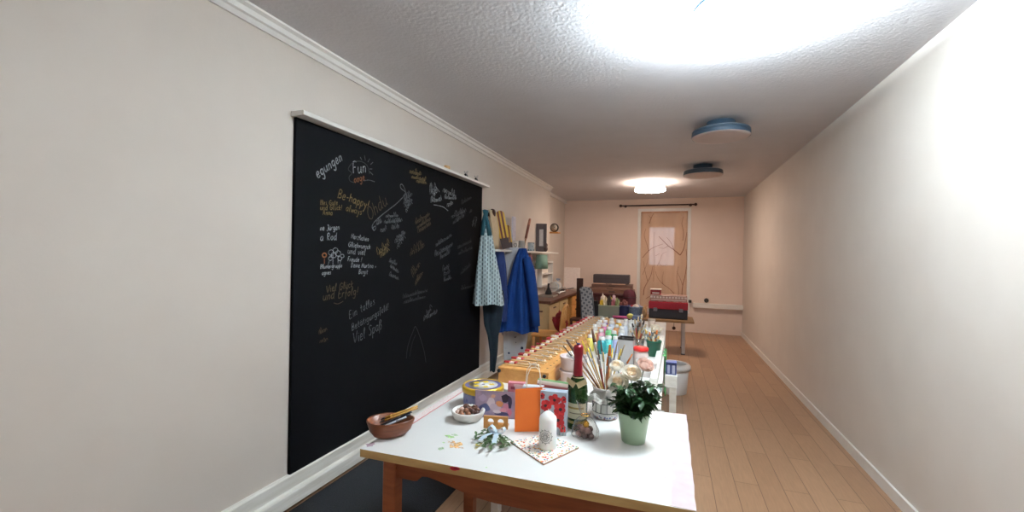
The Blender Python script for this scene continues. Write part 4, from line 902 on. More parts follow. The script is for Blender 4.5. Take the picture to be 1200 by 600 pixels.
# grey carton, jars, cup and pots
p = at(733, 432, z=TZ); p.y += .05; ct = thing('milk_carton', 'tall grey open carton with dark inside behind the cream roses', 'carton', p, -.1)
b = B(); cgm = mat('grey_card', (178, 176, 174), .5, noise=(10, (168, 166, 164), .3)); hh = .205
for x, y, dx, dy in ((-.05, 0, .002, .08), (.05, 0, .002, .08), (0, -.04, .102, .002), (0, .04, .102, .002)): b.box((x, y, hh/2), (dx, dy, hh), cgm)
b.box((0, 0, .002), (.098, .078, .004), cgm); b.build('carton_body', ct)
b = B()
for x, y, dx, dy in ((-.05, 0, .005, .086), (.05, 0, .005, .086), (0, -.0405, .1, .005), (0, .0405, .1, .005)): b.box((x, y, hh-.006), (dx, dy, .014), M['black'])
b.build('black_rim', ct)
b = B(); b.box((0, 0, hh-.02), (.097, .077, .003), M['black']); b.build('dark_inside', ct)
gls = film('clear_glass', (236, 240, 240), .3)
p = at(750, 433, z=TZ); p.y += .03; r = thing('screw_top_jar', 'clear screw-top jar with red lid behind the pink rose', 'jar', p)
b = B(); b.lathe([(.044, 0), (.050, .004), (.051, .10), (.044, .118), (.044, .126)], pm((206, 188, 182), .15), n=28); b.build('jar_body', r)
b = B(); b.lathe([(.050, .122), (.0525, .125), (.0525, .142), (.049, .146), (0, .147)], pm((206, 40, 36), .3), n=32); b.build('lid', r)
p = at(759, 441, z=TZ); p.y += .02; p.x -= .008; r = thing('lidded_tub', 'low clear tub with wide white lid at the right edge of paint table', 'tub', p)
b = B(); b.lathe([(.052, 0), (.056, .004), (.062, .085)], pm((214, 206, 204), .25), n=30); b.build('tub_body', r)
b = B(); b.lathe([(.064, .082), (.067, .084), (.067, .096), (.063, .099), (0, .099)], pm((232, 231, 228), .35), n=32); b.build('lid', r)
p = at(747, 415, z=TZ); cpx = p; r = thing('clear_cup', 'clear plastic cup of dark-handled brushes on the paint table', 'cup', p)
b = B(); b.lathe([(.040, 0), (.043, .003), (.052, .13), (.050, .13), (.041, .006), (0, .005)], gls, n=28); b.build('cup_body', r, weld=True)
b = B(); b.lathe([(.039, .007), (.043, .05), (0, .05)], pm((112, 62, 60), .3), n=20); b.build('paint_water', r)
for k, (px, py) in enumerate(((738, 386), (741, 379), (744, 374), (746, 381), (748, 371), (750, 378), (752, 368), (754, 383), (755, 375), (757, 380), (759, 388))):
    tip = at(px, py, y=cpx.y+.05*math.sin(k*2.3)); q = tip-cpx; base = cpx+Vector((-q.x*.12+.004*math.cos(k*2), -q.y*.2, .052))
    hc = [4, 3, 2, 4, 8, 3, 4, 2, 3, 4, 6][k]; tc = [3, 1, 3, 3, 3, 0, 3, 3, 1, 3, 3][k]
    brush(base, tip, BR[hc], BT[tc], f'{BR[hc][1]}-handled paintbrush with {BT[tc][1]} bristles, {ORD[k]} from the left in the clear cup', .0050, 'brushes in the clear cup', 1.3)
p = at(766, 417, z=TZ); gpx = p; r = thing('green_pot', 'dark green pot of pale sticks beside the white edge board', 'pot', p)
b = B(); dg = pm((18, 92, 66), .3); b.lathe([(.040, 0), (.044, .003), (.055, .108), (.058, .109), (.058, .12), (.054, .12), (.050, .10), (.042, .01), (0, .008)], dg, n=30); b.build('pot_body', r, weld=True)
for k, (px, py) in enumerate(((753, 392), (756, 386), (759, 395), (761, 389), (764, 384), (767, 391), (770, 387), (772, 394))):
    tip = at(px, py, y=gpx.y+.05*math.cos(k*2.6)); q = tip-gpx; base = gpx+Vector((-q.x*.15, -q.y*.2, .014))
    hc = [6, 3, 6, 1, 6, 3, 1, 6][k]
    brush(base, tip, BR[hc], BT[[3, 2, 3, 4, 3, 3, 4, 2][k]], f'pale {BR[hc][1]} stick brush, {ORD[k]} from the left in the dark green pot', .0050, 'brushes in the green pot', 1.4)
p = at(763.5, 386, z=TZ); r = thing('beige_beaker', 'beige ribbed beaker standing at the far end of the paint table', 'beaker', p)
b = B(); b.lathe([(.030, 0), (.034, .003), (.038, .11), (.035, .11), (.030, .01), (0, .008)], pm((206, 184, 166)), n=26); b.build('beaker_body', r, weld=True)
b = B(); b.lathe([(.0392, .094), (.0398, .10), (.0392, .106)], pm((190, 168, 150)), n=26, cap=False); b.build('rim_band', r)
def crumple(c, d, m, seed, name, label, cat):
    rr = random.Random(seed); ph = [rr.uniform(0, 6) for _ in range(6)]; b = B()
    def fn(u, v):
        a = 2*PI*u; t = PI*v; q = 1+.14*math.sin(3*a+ph[0]+4*t)+.10*math.sin(5*a+ph[1]-3*t)+.08*math.sin(9*a+ph[2]+7*t)
        return Vector((d[0]*q*math.sin(t)*math.cos(a), d[1]*q*math.sin(t)*math.sin(a), max(0, d[2]*(1-math.cos(t))*q*.5)))
    b.quadgrid(fn, 26, 14, m, True, True); return tag(b.build(name, None, c), label, cat)
tis = mat('white_tissue', (234, 232, 228), .8, noise=(14, (224, 222, 218), .3))
crumple(at(742, 390, z=TZ), (.07, .06, .11), tis, 2, 'tissue_heap', 'heap of crumpled white tissue behind the clear cup of brushes', 'tissue')
crumple(at(772, 390, z=TZ)+Vector((-.03, 0, 0)), (.06, .08, .07), pm((226, 212, 190), .8), 4, 'paper_heap', 'crumpled cream paper at far right corner of the paint table', 'paper')
crumple(at(757, 403, z=TZ)+Vector((0, .2, 0)), (.05, .05, .10), tis, 6, 'tissue_heap', 'small crumpled white tissue between clear cup and green pot', 'tissue')
# green cloth hanging over the right edge
b = B(); x0 = -.028; y0 = 3.55
def fn(u, v):
    y = y0+.30*u; s = v*.36
    x, z = (x0-.05+s, TZ+.003) if s < .05 else (x0+.008+.008*math.sin(u*14), TZ+.004-(s-.05))
    return Vector((x, y, z+.002*math.sin(u*14)))
b.quadgrid(fn, 16, 14, mat('green_cloth', (106, 176, 112), .75, noise=(14, (88, 158, 96), .3)))
o = b.build('green_cloth'); md = o.modifiers.new('thick', 'SOLIDIFY'); md.thickness = .003
tag(o, 'light green cloth hanging over the right edge of the paint table', 'cloth')
# white stand with blue and white box
p = at(788, 485, y=2.46); sx = p.x; r = thing('white_post_stand', 'white wooden post stand behind the right corner of the work table', 'stand', (sx, 2.46, 0))
zt = at(785, 439, y=2.44).z
b = B(); b.rbox((0, 0, zt/2-.03), (.034, .034, zt-.06), M['worn'], .003); b.build('post', r)
b = B(); b.rbox((-.011, 0, zt-.034), (.060, .06, .068), M['worn'], .004); b.build('head_block', r)
b = B(); b.rbox((0, 0, .01), (.16, .16, .02), M['worn'], .004); b.build('foot', r)
r = thing('small_carton', 'small blue and white carton standing on the white post', 'carton', (sx-.011, 2.46, zt))
b = B(); b.rbox((0, 0, .033), (.054, .05, .066), pm((62, 74, 124), .4), .002)
for x, wd in ((-.012, .012), (.012, .014)): b.box((x, -.0254, .033), (wd, .0008, .052), pm((176, 182, 206)))
b.box((0, -.0256, .056), (.05, .0008, .010), pm((40, 48, 92))); b.build('carton_body', r)
# waste bin on the floor
p = at(789, 463, z=0); p.y += .13; p.x = .055; r = thing('waste_bin', 'white plastic waste bin on the floor beside the long table', 'bin', p)
s = mpp(p); R = 17*s; hb = 34*s; wp = mat('white_bin_plastic', (216, 214, 212), .4, noise=(5, (208, 206, 204), .3))
b = B(); b.lathe([(R*.86, 0), (R*.89, .006), (R, hb*.80), (R-.006, hb*.80), (R*.86, .012), (0, .01)], wp, n=36); b.build('bin_body', r, weld=True)
b = B(); b.lathe([(R*1.0, hb*.80), (R*1.12, hb*.81), (R*1.12, hb*.93), (R*1.02, hb*.985), (R*.86, hb), (R*.84, hb*.97), (R*.98, hb*.82)], wp, n=36, cap=False); b.build('rim', r)

# ------------------------------------------------------------------ shelf and hanging clothes on the left wall
SZ, SY0, SY1 = 1.575, 4.78, 7.66
sh = thing('wall_shelf', 'long narrow white shelf with coat hooks on left wall beyond the blackboard', 'shelf', (XL, (SY0+SY1)/2, SZ))
b = B(); b.rbox((.095, 0, -.014), (.19, SY1-SY0, .028), M['white'], .004); b.build('shelf_board', sh)
b = B(); b.rbox((.011, 0, -.075), (.022, SY1-SY0-.04, .09), M['white'], .004); b.build('hook_rail', sh)
hooks = (4.93, 5.18, 5.42, 5.66, 5.95)
for y in hooks:
    b = B(); yy = y-(SY0+SY1)/2; b.tube([(.022, yy, -.07), (.06, yy, -.085), (.09, yy, -.075), (.10, yy, -.05)], .006, M['steel'], 7); b.build('hook', sh)
def garment(name, label, cat, xc, rows, m, depth, folds, hem=.02, fl=.18, ph=0, group=None):
    """hanging cloth turned a little towards the room; rows: (photo y, left x, right x, depth factor)"""
    wide = max(rows, key=lambda q: q[2]-q[1]); o = at((wide[1]+wide[2])/2, wide[0], x=xc)
    nrm = Vector((o.x, o.y, 0)).normalized(); e1 = Vector((nrm.y, -nrm.x, 0)); dist = Vector((o.x, o.y, 0)).dot(nrm); pts = []
    for py, xl, xr, df in rows:
        q = []
        for px in (xl, xr):
            d = MR.transposed() @ Vector(((px-600)/FPX, (py-300)/FPX, 1)); t = dist/d.dot(nrm); w_ = d*t; q.append((w_.dot(e1), CAMZ+w_.z))
        pts.append((q[0][0], q[1][0], (q[0][1]+q[1][1])/2, df))
    z_ = pts[0][2]; yaw = math.atan2(e1.y, e1.x); uo = Vector((o.x, o.y, 0)).dot(e1)
    r = thing(name, label, cat, (o.x, o.y, z_), yaw, group)
    K = len(pts); nv = K*4; nu = 64
    def row(v):
        t = v*(K-1); i = min(int(t), K-2); f = t-i; f = f*f*(3-2*f)*.5+f*.5; return [pts[i][j]*(1-f)+pts[i+1][j]*f for j in range(4)]
    def fn(u, v):
        u0, u1, z, df = row(v); a = 2*PI*u; fold = math.sin(folds*a+ph+1.5*math.sin(3*v+ph))*fl*(.3+.7*v)+.4*fl*math.sin((2*folds+1)*a+ph)*v
        ry = depth*df*(1+fold*1.6); rx = (u1-u0)/2*(1+fold*.20)
        return Vector(((u0+u1)/2-uo+rx*math.cos(a), ry*math.sin(a), z-z_-hem*v*(.5+.5*math.sin(folds*a*.5+ph))))
    b = B(); b.quadgrid(fn, nu, nv, m, True, True)
    n0 = len(b.v)-nu*nv
    b.f.append(list(range(n0, n0+nu))); b.m.append(0); b.sm.append(False)
    b.build('cloth', r); return r
def strap(g, pxs, y, rad, m, label=None):
    inv = g.matrix_basis.inverted(); b = B(); b.tube([inv @ at(px, py, y=y) for px, py in pxs], rad, m, 8); o = b.build('strap', g)
    if label: o['label'] = label
net = brick('teal_net_print', (26, 42, 64), (38, 58, 80), (200, 220, 224), .046, .027, .0105, (2, 0, 1), .8)
g = garment('patterned_apron', 'pale apron with dark dash pattern hanging beside the blackboard', 'apron', -1.84, [(262, 566, 573, .4), (275, 563, 577, .5), (300, 560, 581, .7), (325, 557, 586, .9), (356, 554, 590, 1)], net, .07, 7)
tealc = mat('dark_teal_cloth', (30, 76, 90), .8, noise=(10, (44, 96, 108), .25))
strap(g, ((570, 246), (568, 258), (566, 276)), g.location.y-.03, [.022, .03, .034], tealc, 'dark teal strap')
strap(g, ((567, 246), (571, 260), (574, 276)), g.location.y-.035, [.018, .022, .024], tealc, 'dark teal strap')
navy = mat('dark_navy_cloth', (22, 34, 50), .85, noise=(8, (16, 44, 52), .3))
g2 = garment('dark_apron', 'dark navy and green apron hanging below the dash patterned apron', 'apron', -1.86, [(340, 564, 590, .8), (352, 565, 591, .9), (380, 567, 587, .8), (392, 571, 584, .7), (412, 574, 583, .5), (434, 574, 580, .4)], navy, .04, 5, ph=1)
inv = g2.matrix_basis.inverted(); b = B(); b.tube([inv @ Vector((XL+.085, 4.93, 1.51)), inv @ Vector((XL+.10, g2.location.y+.05, 1.40)), Vector((0, .02, -.03))], .008, navy, 7); b.build('neck_strap', g2)
blue2 = mat('navy_blue_cloth', (34, 58, 118), .8, noise=(8, (26, 46, 100), .3))
garment('navy_coat', 'narrow navy blue coat edge hanging behind the white coat', 'coat', -1.93, [(292, 580, 590, .6), (310, 580, 593, .8), (345, 582, 595, .9), (375, 584, 594, .9)], blue2, .04, 3)
whc = mat('white_cotton', (206, 206, 210), .85, noise=(6, (188, 190, 198), .3))
garment('white_coat', 'white cotton coat hanging between the dash patterned apron and blue smock', 'coat', -1.90, [(290, 593, 611, .5), (305, 591, 612, .7), (330, 588, 612, .8), (372, 586, 612, .9), (392, 588, 610, .9)], whc, .05, 5, ph=2)
dot = specks('white_cloth_with_spots', (198, 202, 208), 11, .2, [(46, 62, 100), (70, 84, 116), (186, 190, 200), (40, 50, 80)], .85)
garment('spotted_apron', 'white apron with sparse dark spots hanging below the blue smock', 'apron', -1.87, [(370, 591, 618, .8), (395, 590, 618, .9), (420, 590, 613, 1)], dot, .03, 4, ph=.7)
blu = mat('royal_blue_cotton', (30, 72, 142), .8, noise=(5, (24, 58, 124), .3), spec=.2)
g = garment('blue_smock', 'royal blue smock hanging from the white shelf', 'smock', -1.76, [(291, 608, 617, .45), (298, 605, 619, .6), (310, 601, 621, .75), (335, 595, 625, .9), (362, 588, 629, 1), (387, 585, 630, 1.05)], blu, .08, 8, hem=.03, ph=.4, fl=.28)
yy = g.location.y-.05; inv = g.matrix_basis.inverted(); b = B(); b.tube([inv @ at(px, py, y=yy) for px, py in ((617, 302), (621, 318), (624, 340), (626.5, 362), (627.5, 382))], [.05, .062, .062, .058, .056], blu, 12); b.build('sleeve', g)
p0, p1 = at(621, 306, x=XL), at(629, 350, x=XL); b = B(); b.rbox((XL+.006, (p0.y+p1.y)/2, (p0.z+p1.z)/2), (.012, p1.y-p0.y, p0.z-p1.z), pm((214, 208, 206)), .002)
for k in range(6): b.box((XL+.0125, (p0.y+p1.y)/2+.05*math.sin(k), p0.z-.09-k*.045), (.001, .09+.03*math.cos(k*2), .007), pm((96, 100, 116)))
tag(b.build('wall_notice', None), 'white notice sheet on the wall right of the blue smock', 'notice')
# things standing on the shelf
SX = XL+.10
def sp_(px, py=290): q = at(px, py, x=SX); return Vector((SX, q.y, SZ))
def striped(p, hgt, wid, lean, label):
    r = thing('striped_board', label, 'board', p, .38)
    n = 18; top = [(wid/2*math.cos(t*PI/n), hgt-wid*.5+wid*.5*math.sin(t*PI/n)) for t in range(n+1)]
    b = B(); ye, rd = pm((212, 166, 44), .5), pm((104, 42, 34), .5); cols = [ye, rd, ye, rd, ye, rd, ye]
    K = 5; c_, s_ = math.cos(lean), math.sin(lean)
    tr = lambda v: Vector((v.x*c_+v.y*s_, v.z, -v.x*s_+v.y*c_))
    for k in range(K):
        x0, x1 = -wid/2+wid*k/K, -wid/2+wid*(k+1)/K
        hf = lambda x: hgt-wid*.5+math.sqrt(max(0, (wid/2)**2-x*x))
        xs = [x0+(x1-x0)*i/4 for i in range(5)]
        b.prism([(x0, hgt*.30), (x1, hgt*.30)]+[(x, hf(x)) for x in reversed(xs)], -.012, .012, cols[k], fn=tr)
    b.build('striped_blade', r)
    b = B(); b.prism([(-wid*.42, .016), (wid*.42, .016), (wid*.5, hgt*.3), (-wid*.5, hgt*.3)], -.013, .013, M['darkwood'], fn=tr); b.build('dark_handle', r)
    return r
striped(Vector((-1.945, at(593.5, 288, x=-1.945).y, SZ)), .50, .115, -.20, 'tall yellow board with dark red stripes leaning on the wall shelf')
striped(Vector((-1.965, at(598, 288, x=-1.965).y, SZ)), .33, .08, -.16, 'shorter yellow board with dark red stripes behind the white mug')
p = sp_(578); b = B(); b.quadgrid(lambda u, v: Vector((.05*v*(1-v)*2+.02, (u-.5)*(.24-.05*v)+v*-.10, v*.46)), 8, 8, pm((196, 178, 146), .7)); o = b.build('beige_board', None, p+Vector((-.03, .08, .001)))
md = o.modifiers.new('thick', 'SOLIDIFY'); md.thickness = .012; tag(o, 'curved beige board standing at the left end of the wall shelf', 'board')
p = at(575, 251, x=XL+.05); r = thing('coat_peg', 'round brown wooden coat peg above the left end of the shelf', 'knob', p)
b = B(); b.lathe([(.030, -.05), (.022, -.02), (.05, 0), (.066, .02), (.058, .045), (0, .06)], M['darkwood'], n=20, rot=Matrix.Rotation(PI/2, 3, 'Y')); b.build('knob_head', r)
b = B(); b.lathe([(.04, -.05), (.04, -.044), (0, -.044)], M['black'], n=16, rot=Matrix.Rotation(PI/2, 3, 'Y')); b.build('back_plate', r)
p = sp_(603); b = B(); b.rbox((-.04, .06, .23), (.03, .10, .46), pm((206, 204, 214), .4), .004); b.box((-.024, .06, .3), (.001, .012, .3), pm((170, 168, 186))); b.box((-.024, .085, .2), (.001, .008, .12), pm((150, 150, 180)))
tag(b.build('white_carton', None, p), 'tall narrow white carton standing behind the mug on wall shelf', 'carton')
p = sp_(600); r = thing('mug', 'white mug with black heart drawing on the wall shelf', 'mug', p+Vector((.035, -.02, 0)))
b = B(); b.lathe([(.05, 0), (.056, .004), (.058, .13), (.054, .13), (.05, .01), (0, .008)], pm((196, 186, 176), .35), n=26); b.build('mug_body', r, weld=True)
b = B()
hp = [(.016*math.sin(t)**3*1.4, (13*math.cos(t)-5*math.cos(2*t)-2*math.cos(3*t)-math.cos(4*t))/13*.022) for t in [i*PI/12 for i in range(24)]]
b.tube([(.0588*math.cos(-.9+x/.058), .0588*math.sin(-.9+x/.058), .066+z) for x, z in hp], .003, M['black'], 5, True); b.build('heart_drawing', r)
b = B(); b.tube([(-.02, .05, .10), (-.02, .09, .09), (-.02, .09, .045), (-.02, .05, .03)], .007, pm((196, 186, 176), .35), 7); b.build('handle', r)
p = sp_(609.5); r = thing('glass_jar', 'greyish glass jar between mug and patterned can on the wall shelf', 'jar', p+Vector((.02, 0, 0)))
b = B(); b.lathe([(.045, 0), (.05, .004), (.05, .11), (.042, .13), (.042, .14), (.038, .14), (.044, .11), (.044, .01), (0, .008)], pm((150, 148, 142), .2), n=24); b.build('jar_body', r, weld=True)
b = B(); b.lathe([(.0425, .128), (.046, .13), (.046, .138), (.0425, .14)], M['steel'], n=24, cap=False); b.build('rim', r)
p = sp_(612) + Vector((.02, 0, .02)); tip = at(621, 257, x=SX-.02); dirv = tip-p
stick('wide_brush', 'tall brown paint stirrer leaning out of the glass jar', 'stirrer', p, tip, .019, [('handle', 0, .35, .5, .7, pm((150, 110, 80))), ('shaft', .35, .78, 1, 1.1, pm((110, 58, 46))), ('blade_end', .78, 1, 1.1, 1.0, pm((176, 120, 100)))])
p = sp_(620); r = thing('patterned_can', 'pale can with blue pattern standing on the wall shelf', 'can', p+Vector((.03, 0, 0)))
b = B(); b.lathe([(.048, 0), (.05, .003), (.05, .125), (.047, .128), (0, .126)], specks('blue_can_print', (178, 190, 196), 26, .38, [(46, 96, 120), (60, 116, 136), (170, 186, 190), (30, 66, 90)], .4), n=26); b.build('can_body', r)
b = B(); b.lathe([(.0505, .120), (.052, .124), (.0505, .13)], M['steel'], n=26, cap=False); b.build('rim', r)
q = at(634, 293, x=SX-.01); wd = 12.5*mpp(q); ht = at(634, 262, x=SX-.01).z-SZ
r = thing('framed_picture', 'dark wooden picture frame leaning on the wall at the end of the shelf', 'picture frame', (SX-.01, q.y, SZ), .40)
b = B(); fw = wd*.30
for x, z, dx, dz in ((-wd/2+fw/2, ht/2, fw, ht), (wd/2-fw/2, ht/2, fw, ht), (0, fw/2+.02, wd-2*fw, fw+.04), (0, ht-fw/2-.02, wd-2*fw, fw+.04)): b.rbox((x, 0, z), (dx, .03, dz), M['darkwood'], .004)
b.build('frame', r); b = B(); b.box((0, .006, ht/2), (wd-2*fw, .008, ht-2*fw-.08), pm((206, 196, 190))); b.build('picture', r)
p = at(637, 285, x=SX+.02); b = B(); b.ball((0, 0, .05), .045, pm((70, 50, 46)), 12, 8, (1, 1, 1.1), .1); b.ball((0, .05, .11), .03, pm((96, 74, 66)), 10, 7, (1, 1, 1.2), .1)
tag(b.build('clay_figure', None, Vector((SX+.05, p.y, SZ))), 'small lumpy dark clay figure in front of the picture frame', 'figure')
# lamp with teal shade hanging under the shelf, red bag
p = at(635, 296, x=SX+.05); zb = at(635, 315, x=SX+.05).z; y0, y1 = at(628, 312, x=SX+.05).y, at(642, 312, x=SX+.05).y
r = thing('hanging_lamp', 'small lamp with teal fabric shade hanging below the shelf', 'lamp', (SX+.05, p.y, SZ-.029))
tealm = mat('teal_lampshade', (128, 166, 150), .7, noise=(10, (118, 156, 140), .3)); R = (y1-y0)/2; hh = SZ-.05-zb
R *= .55; b = B(); b.lathe([(R*.82, -.02), (R, -.02-hh), (R-.006, -.02-hh), (R*.80, -.022)], tealm, n=30, sx=.5); b.build('lamp_shade', r)
b = B(); b.tube([(0, 0, 0), (0, 0, -.02)], .012, pm((214, 206, 196))); b.build('holder', r)
p = at(622, 300, x=SX+.05); b = B(); b.ball((0, 0, -.09), .085, pm((116, 66, 64), .7), 14, 9, (.5, 1, 1.1), .12); b.tube([(-.0, -.03, -.01), (0, -.01, .0), (0, .02, 0), (0, .03, -.02)], .008, pm((150, 96, 90)))
tag(b.build('cloth_bag', None, Vector((SX+.03, p.y, SZ-.030))), 'small dark rosy cloth bag hanging under the shelf beside the blue smock', 'bag')
# little white wire rack below the lamp
pa, pb = at(635, 306, x=SX-.02), at(647, 336, x=SX-.02); r = thing('wall_rack', 'small white rack fixed to the wall below the teal lampshade', 'rack', (XL, (pa.y+pb.y)/2, pb.z+.03))
b = B(); hw = (pb.y-pa.y)/2; hz = pa.z-pb.z-.03
for s in (-1, 1): b = B(); b.rbox((.045, s*hw, hz/2), (.09, .03, hz), M['white'], .004); b.build('side_panel', r)
for k in range(3): b = B(); b.rbox((.045, 0, .02+k*(hz-.04)/2), (.09, 2*hw-.03, .02), M['white'], .004); b.build('shelf', r)
# bracket shelf with small camera on the recess corner
p = at(651, 272, y=YS+.35); r = thing('corner_bracket', 'small wooden bracket shelf in the wall recess', 'shelf', (XL2, YS+.35, p.z))
b = B(); b.rbox((.14, 0, -.012), (.28, .2, .024), M['pine'], .004); b.build('board', r); b = B(); b.rbox((.01, 0, -.09), (.02, .16, .14), M['pine'], .003); b.build('back_plate', r)
r = thing('black_clock', 'small dark alarm clock on the bracket shelf in wall recess', 'clock', (XL2+.19, YS+.33, p.z))
b = B(); b.lathe([(.075, -.03), (.08, -.025), (.08, .025), (.075, .03)], M['black'], (0, 0, .082), 28, rot=Matrix.Rotation(PI/2, 3, 'X')); b.build('clock_case', r)
b = B(); b.lathe([(.064, 0), (0, .001)], pm((190, 182, 170)), (0, -.031, .082), 26, rot=Matrix.Rotation(-PI/2, 3, 'X') @ Matrix.Rotation(PI, 3, 'X')); b.build('clock_face', r)
b = B(); b.tube([(0, -.033, .082), (.03, -.033, .10)], .004, M['black']); b.tube([(0, -.033, .082), (-.005, -.033, .13)], .004, M['black']); b.build('hand', r)

# ------------------------------------------------------------------ kitchenette along the left wall
CT = .85; cf = at(644, 353, z=CT); CX1, CY0, CY1 = cf.x, cf.y, 8.35; cream_c = mat('cream_cabinet', (196, 172, 128), .45, noise=(6, (188, 162, 118), .3)); ctm = mat('brown_worktop', (112, 72, 54), .35, noise=(9, (92, 58, 44), .25))
b = B(); b.prism([(XL+.004, CY0-.02), (CX1+.02, CY0-.02), (CX1+.02, CY1), (XL2+.004, CY1), (XL2+.004, YS+.004), (XL+.004, YS+.004)], CT-.04, CT, ctm); tag(b.build('worktop'), 'dark brown worktop running along the left wall cabinets', 'worktop')
def unit(y0, y1, kind, label, xb=XL):
    x0, x1 = xb, CX1-.01; r = thing('cabinet', label, 'cabinet', ((x0+x1)/2, (y0+y1)/2, 0)); W, D = x1-x0, y1-y0
    body = cream_c if kind != 'drawer' else M['pine']
    b = B(); b.rbox((0, 0, .08+(CT-.12)/2), (W-.02, D-.004, CT-.12), body, .003); b.build('carcass', r)
    b = B(); b.rbox((-.03, 0, .04), (W-.08, D-.03, .08), M['black'], .003); b.build('plinth', r)
    if kind == 'door':
        f = B(); f.rbox((W/2-.002, 0, .10+(CT-.16)/2), (.018, D-.02, CT-.16), body, .004); f = f.build('door', r)
        b = B(); b.rbox((W/2+.012, 0, CT-.12), (.014, .14, .018), pm((84, 54, 42)), .004); b.build('handle', f)
    else:
        for k in range(4):
            hz = (CT-.16)/4; f = B(); f.rbox((W/2-.002, 0, .10+hz*(k+.5)), (.018, D-.02, hz-.012), body, .004); f = f.build('drawer', r)
            b = B(); b.lathe([(.012, 0), (.016, .014), (0, .018)], pm((84, 54, 42)), (W/2+.006, 0, .10+hz*(k+.5)), 12, rot=Matrix.Rotation(PI/2, 3, 'Y')); b.build('knob', f)
    return r, W, D
r, W, D = unit(CY0, CY0+.62, 'door', 'cream kitchen cabinet at the near end of the brown worktop')
b = B(); b.rbox((.0, -D/2-.004, .10+(CT-.20)/2), (W-.04, .014, CT-.20), cream_c, .004); b.build('end_panel', r)
b = B(); b.rbox((.06, -D/2-.016, CT-.155), (.14, .012, .022), pm((84, 54, 42)), .003); b.build('handle', r)
unit(CY0+.64, CY0+1.24, 'door', 'cream kitchen cabinet, middle unit under the brown worktop')
unit(YS+.02, CY1-.01, 'drawer', 'wooden drawer unit at the far end under brown worktop', XL2)
# on the worktop
p = at(640, 338, z=CT); r = thing('cone_bottle', 'small black cone-shaped bottle standing on a tray on worktop', 'bottle', (-1.86, 6.9, CT+.03))
b = B(); b.lathe([(.055, 0), (.06, .01), (.045, .06), (.018, .11), (.014, .15)], M['black'], n=20); b.build('bottle_body', r); b = B(); b.lathe([(.018, .148), (.018, .18), (0, .182)], pm((40, 40, 44)), n=14); b.build('cap', r)
b = B(); b.rbox((0, 0, .014), (.26, .30, .028), pm((150, 140, 130)), .005); b.box((0, 0, .0285), (.22, .26, .002), pm((120, 110, 104))); tag(b.build('tray', None, Vector((-1.86, 6.86, CT))), 'grey tray on near end of the brown worktop', 'tray')
dr = thing('dish_rack', 'white wire dish rack standing on the brown worktop', 'dish rack', (-1.88, 7.42, CT))
b = B()
for s in (-1, 1): b.tube([(s*.13, -.2, .04), (s*.13, .2, .04), (s*.13, .2, .11), (s*.13, -.2, .11)], .005, M['steel'], 6, True)
for s in (-1, 1): b.tube([(-.13, s*.2, .11), (.13, s*.2, .11)], .005, M['steel'], 6); b.tube([(-.13, s*.2, .04), (-.13, s*.2, 0)], .006, M['steel'], 6); b.tube([(.13, s*.2, .04), (.13, s*.2, 0)], .006, M['steel'], 6)
for k in range(9): y = -.18+k*.045; b.tube([(-.13, y, .04), (0, y, .03), (.13, y, .04)], .004, M['steel'], 5)
b.build('wire_basket', dr)
for k, (y, c, cn) in enumerate(((-.135, (220, 214, 206), 'white'), (-.045, (196, 206, 214), 'pale blue'), (.045, (222, 210, 196), 'cream'), (.135, (206, 200, 198), 'light grey'))):
    b = B(); b.lathe([(0, 0), (.05, .002), (.085, .014), (.088, .018), (.05, .008), (0, .006)], pm(c, .3), n=26, rot=Matrix.Rotation(PI/2-.15, 3, 'X')); tag(b.build('plate', None, Vector((-1.88, 7.42+y, CT+.125))), f'{cn} plate upright in the dish rack on worktop', 'plate', 'plates in the dish rack')
p = at(655, 335, z=CT); r = thing('cleaner_bottle', 'clear spray bottle on the worktop at the recess', 'bottle', (-1.98, 8.0, CT))
b = B(); b.lathe([(.04, 0), (.044, .004), (.044, .14), (.018, .18), (.018, .20)], pm((176, 190, 200), .25), n=22); b.build('bottle_body', r)
b = B(); b.rbox((.01, 0, .225), (.08, .03, .035), pm((150, 160, 176)), .006); b.tube([(0, 0, .20), (0, 0, .215)], .014, pm((150, 160, 176))); b.build('spray_head', r)
pl, pr = at(661, 334, y=8.62), at(679, 335, y=8.62); zt = at(668, 313, y=8.62).z
r = thing('white_heater', 'white panel heater on stand at the far end of the worktop', 'heater', ((pl.x+pr.x)/2, 8.64, 0)); wd = pr.x-pl.x
b = B(); b.rbox((0, 0, zt-.22), (wd, .07, .42), pm((226, 214, 208), .35), .008); b.build('panel', r)
for s in (-1, 1): b = B(); b.rbox((s*wd*.36, 0, (zt-.43)/2), (.05, .09, zt-.43), pm((206, 194, 188), .35), .005); b.build('foot', r)
p0 = at(672, 329, z=CT+.06); stick('dark_ladle', 'dark ladle lying at the far end of the worktop', 'ladle', (-1.96, 8.14, CT+.012), (-1.74, 8.30, CT+.05), .012, [('bowl', 0, .25, .8, 2.0, pm((50, 44, 44))), ('handle', .25, 1, .7, .8, pm((40, 34, 34)))])

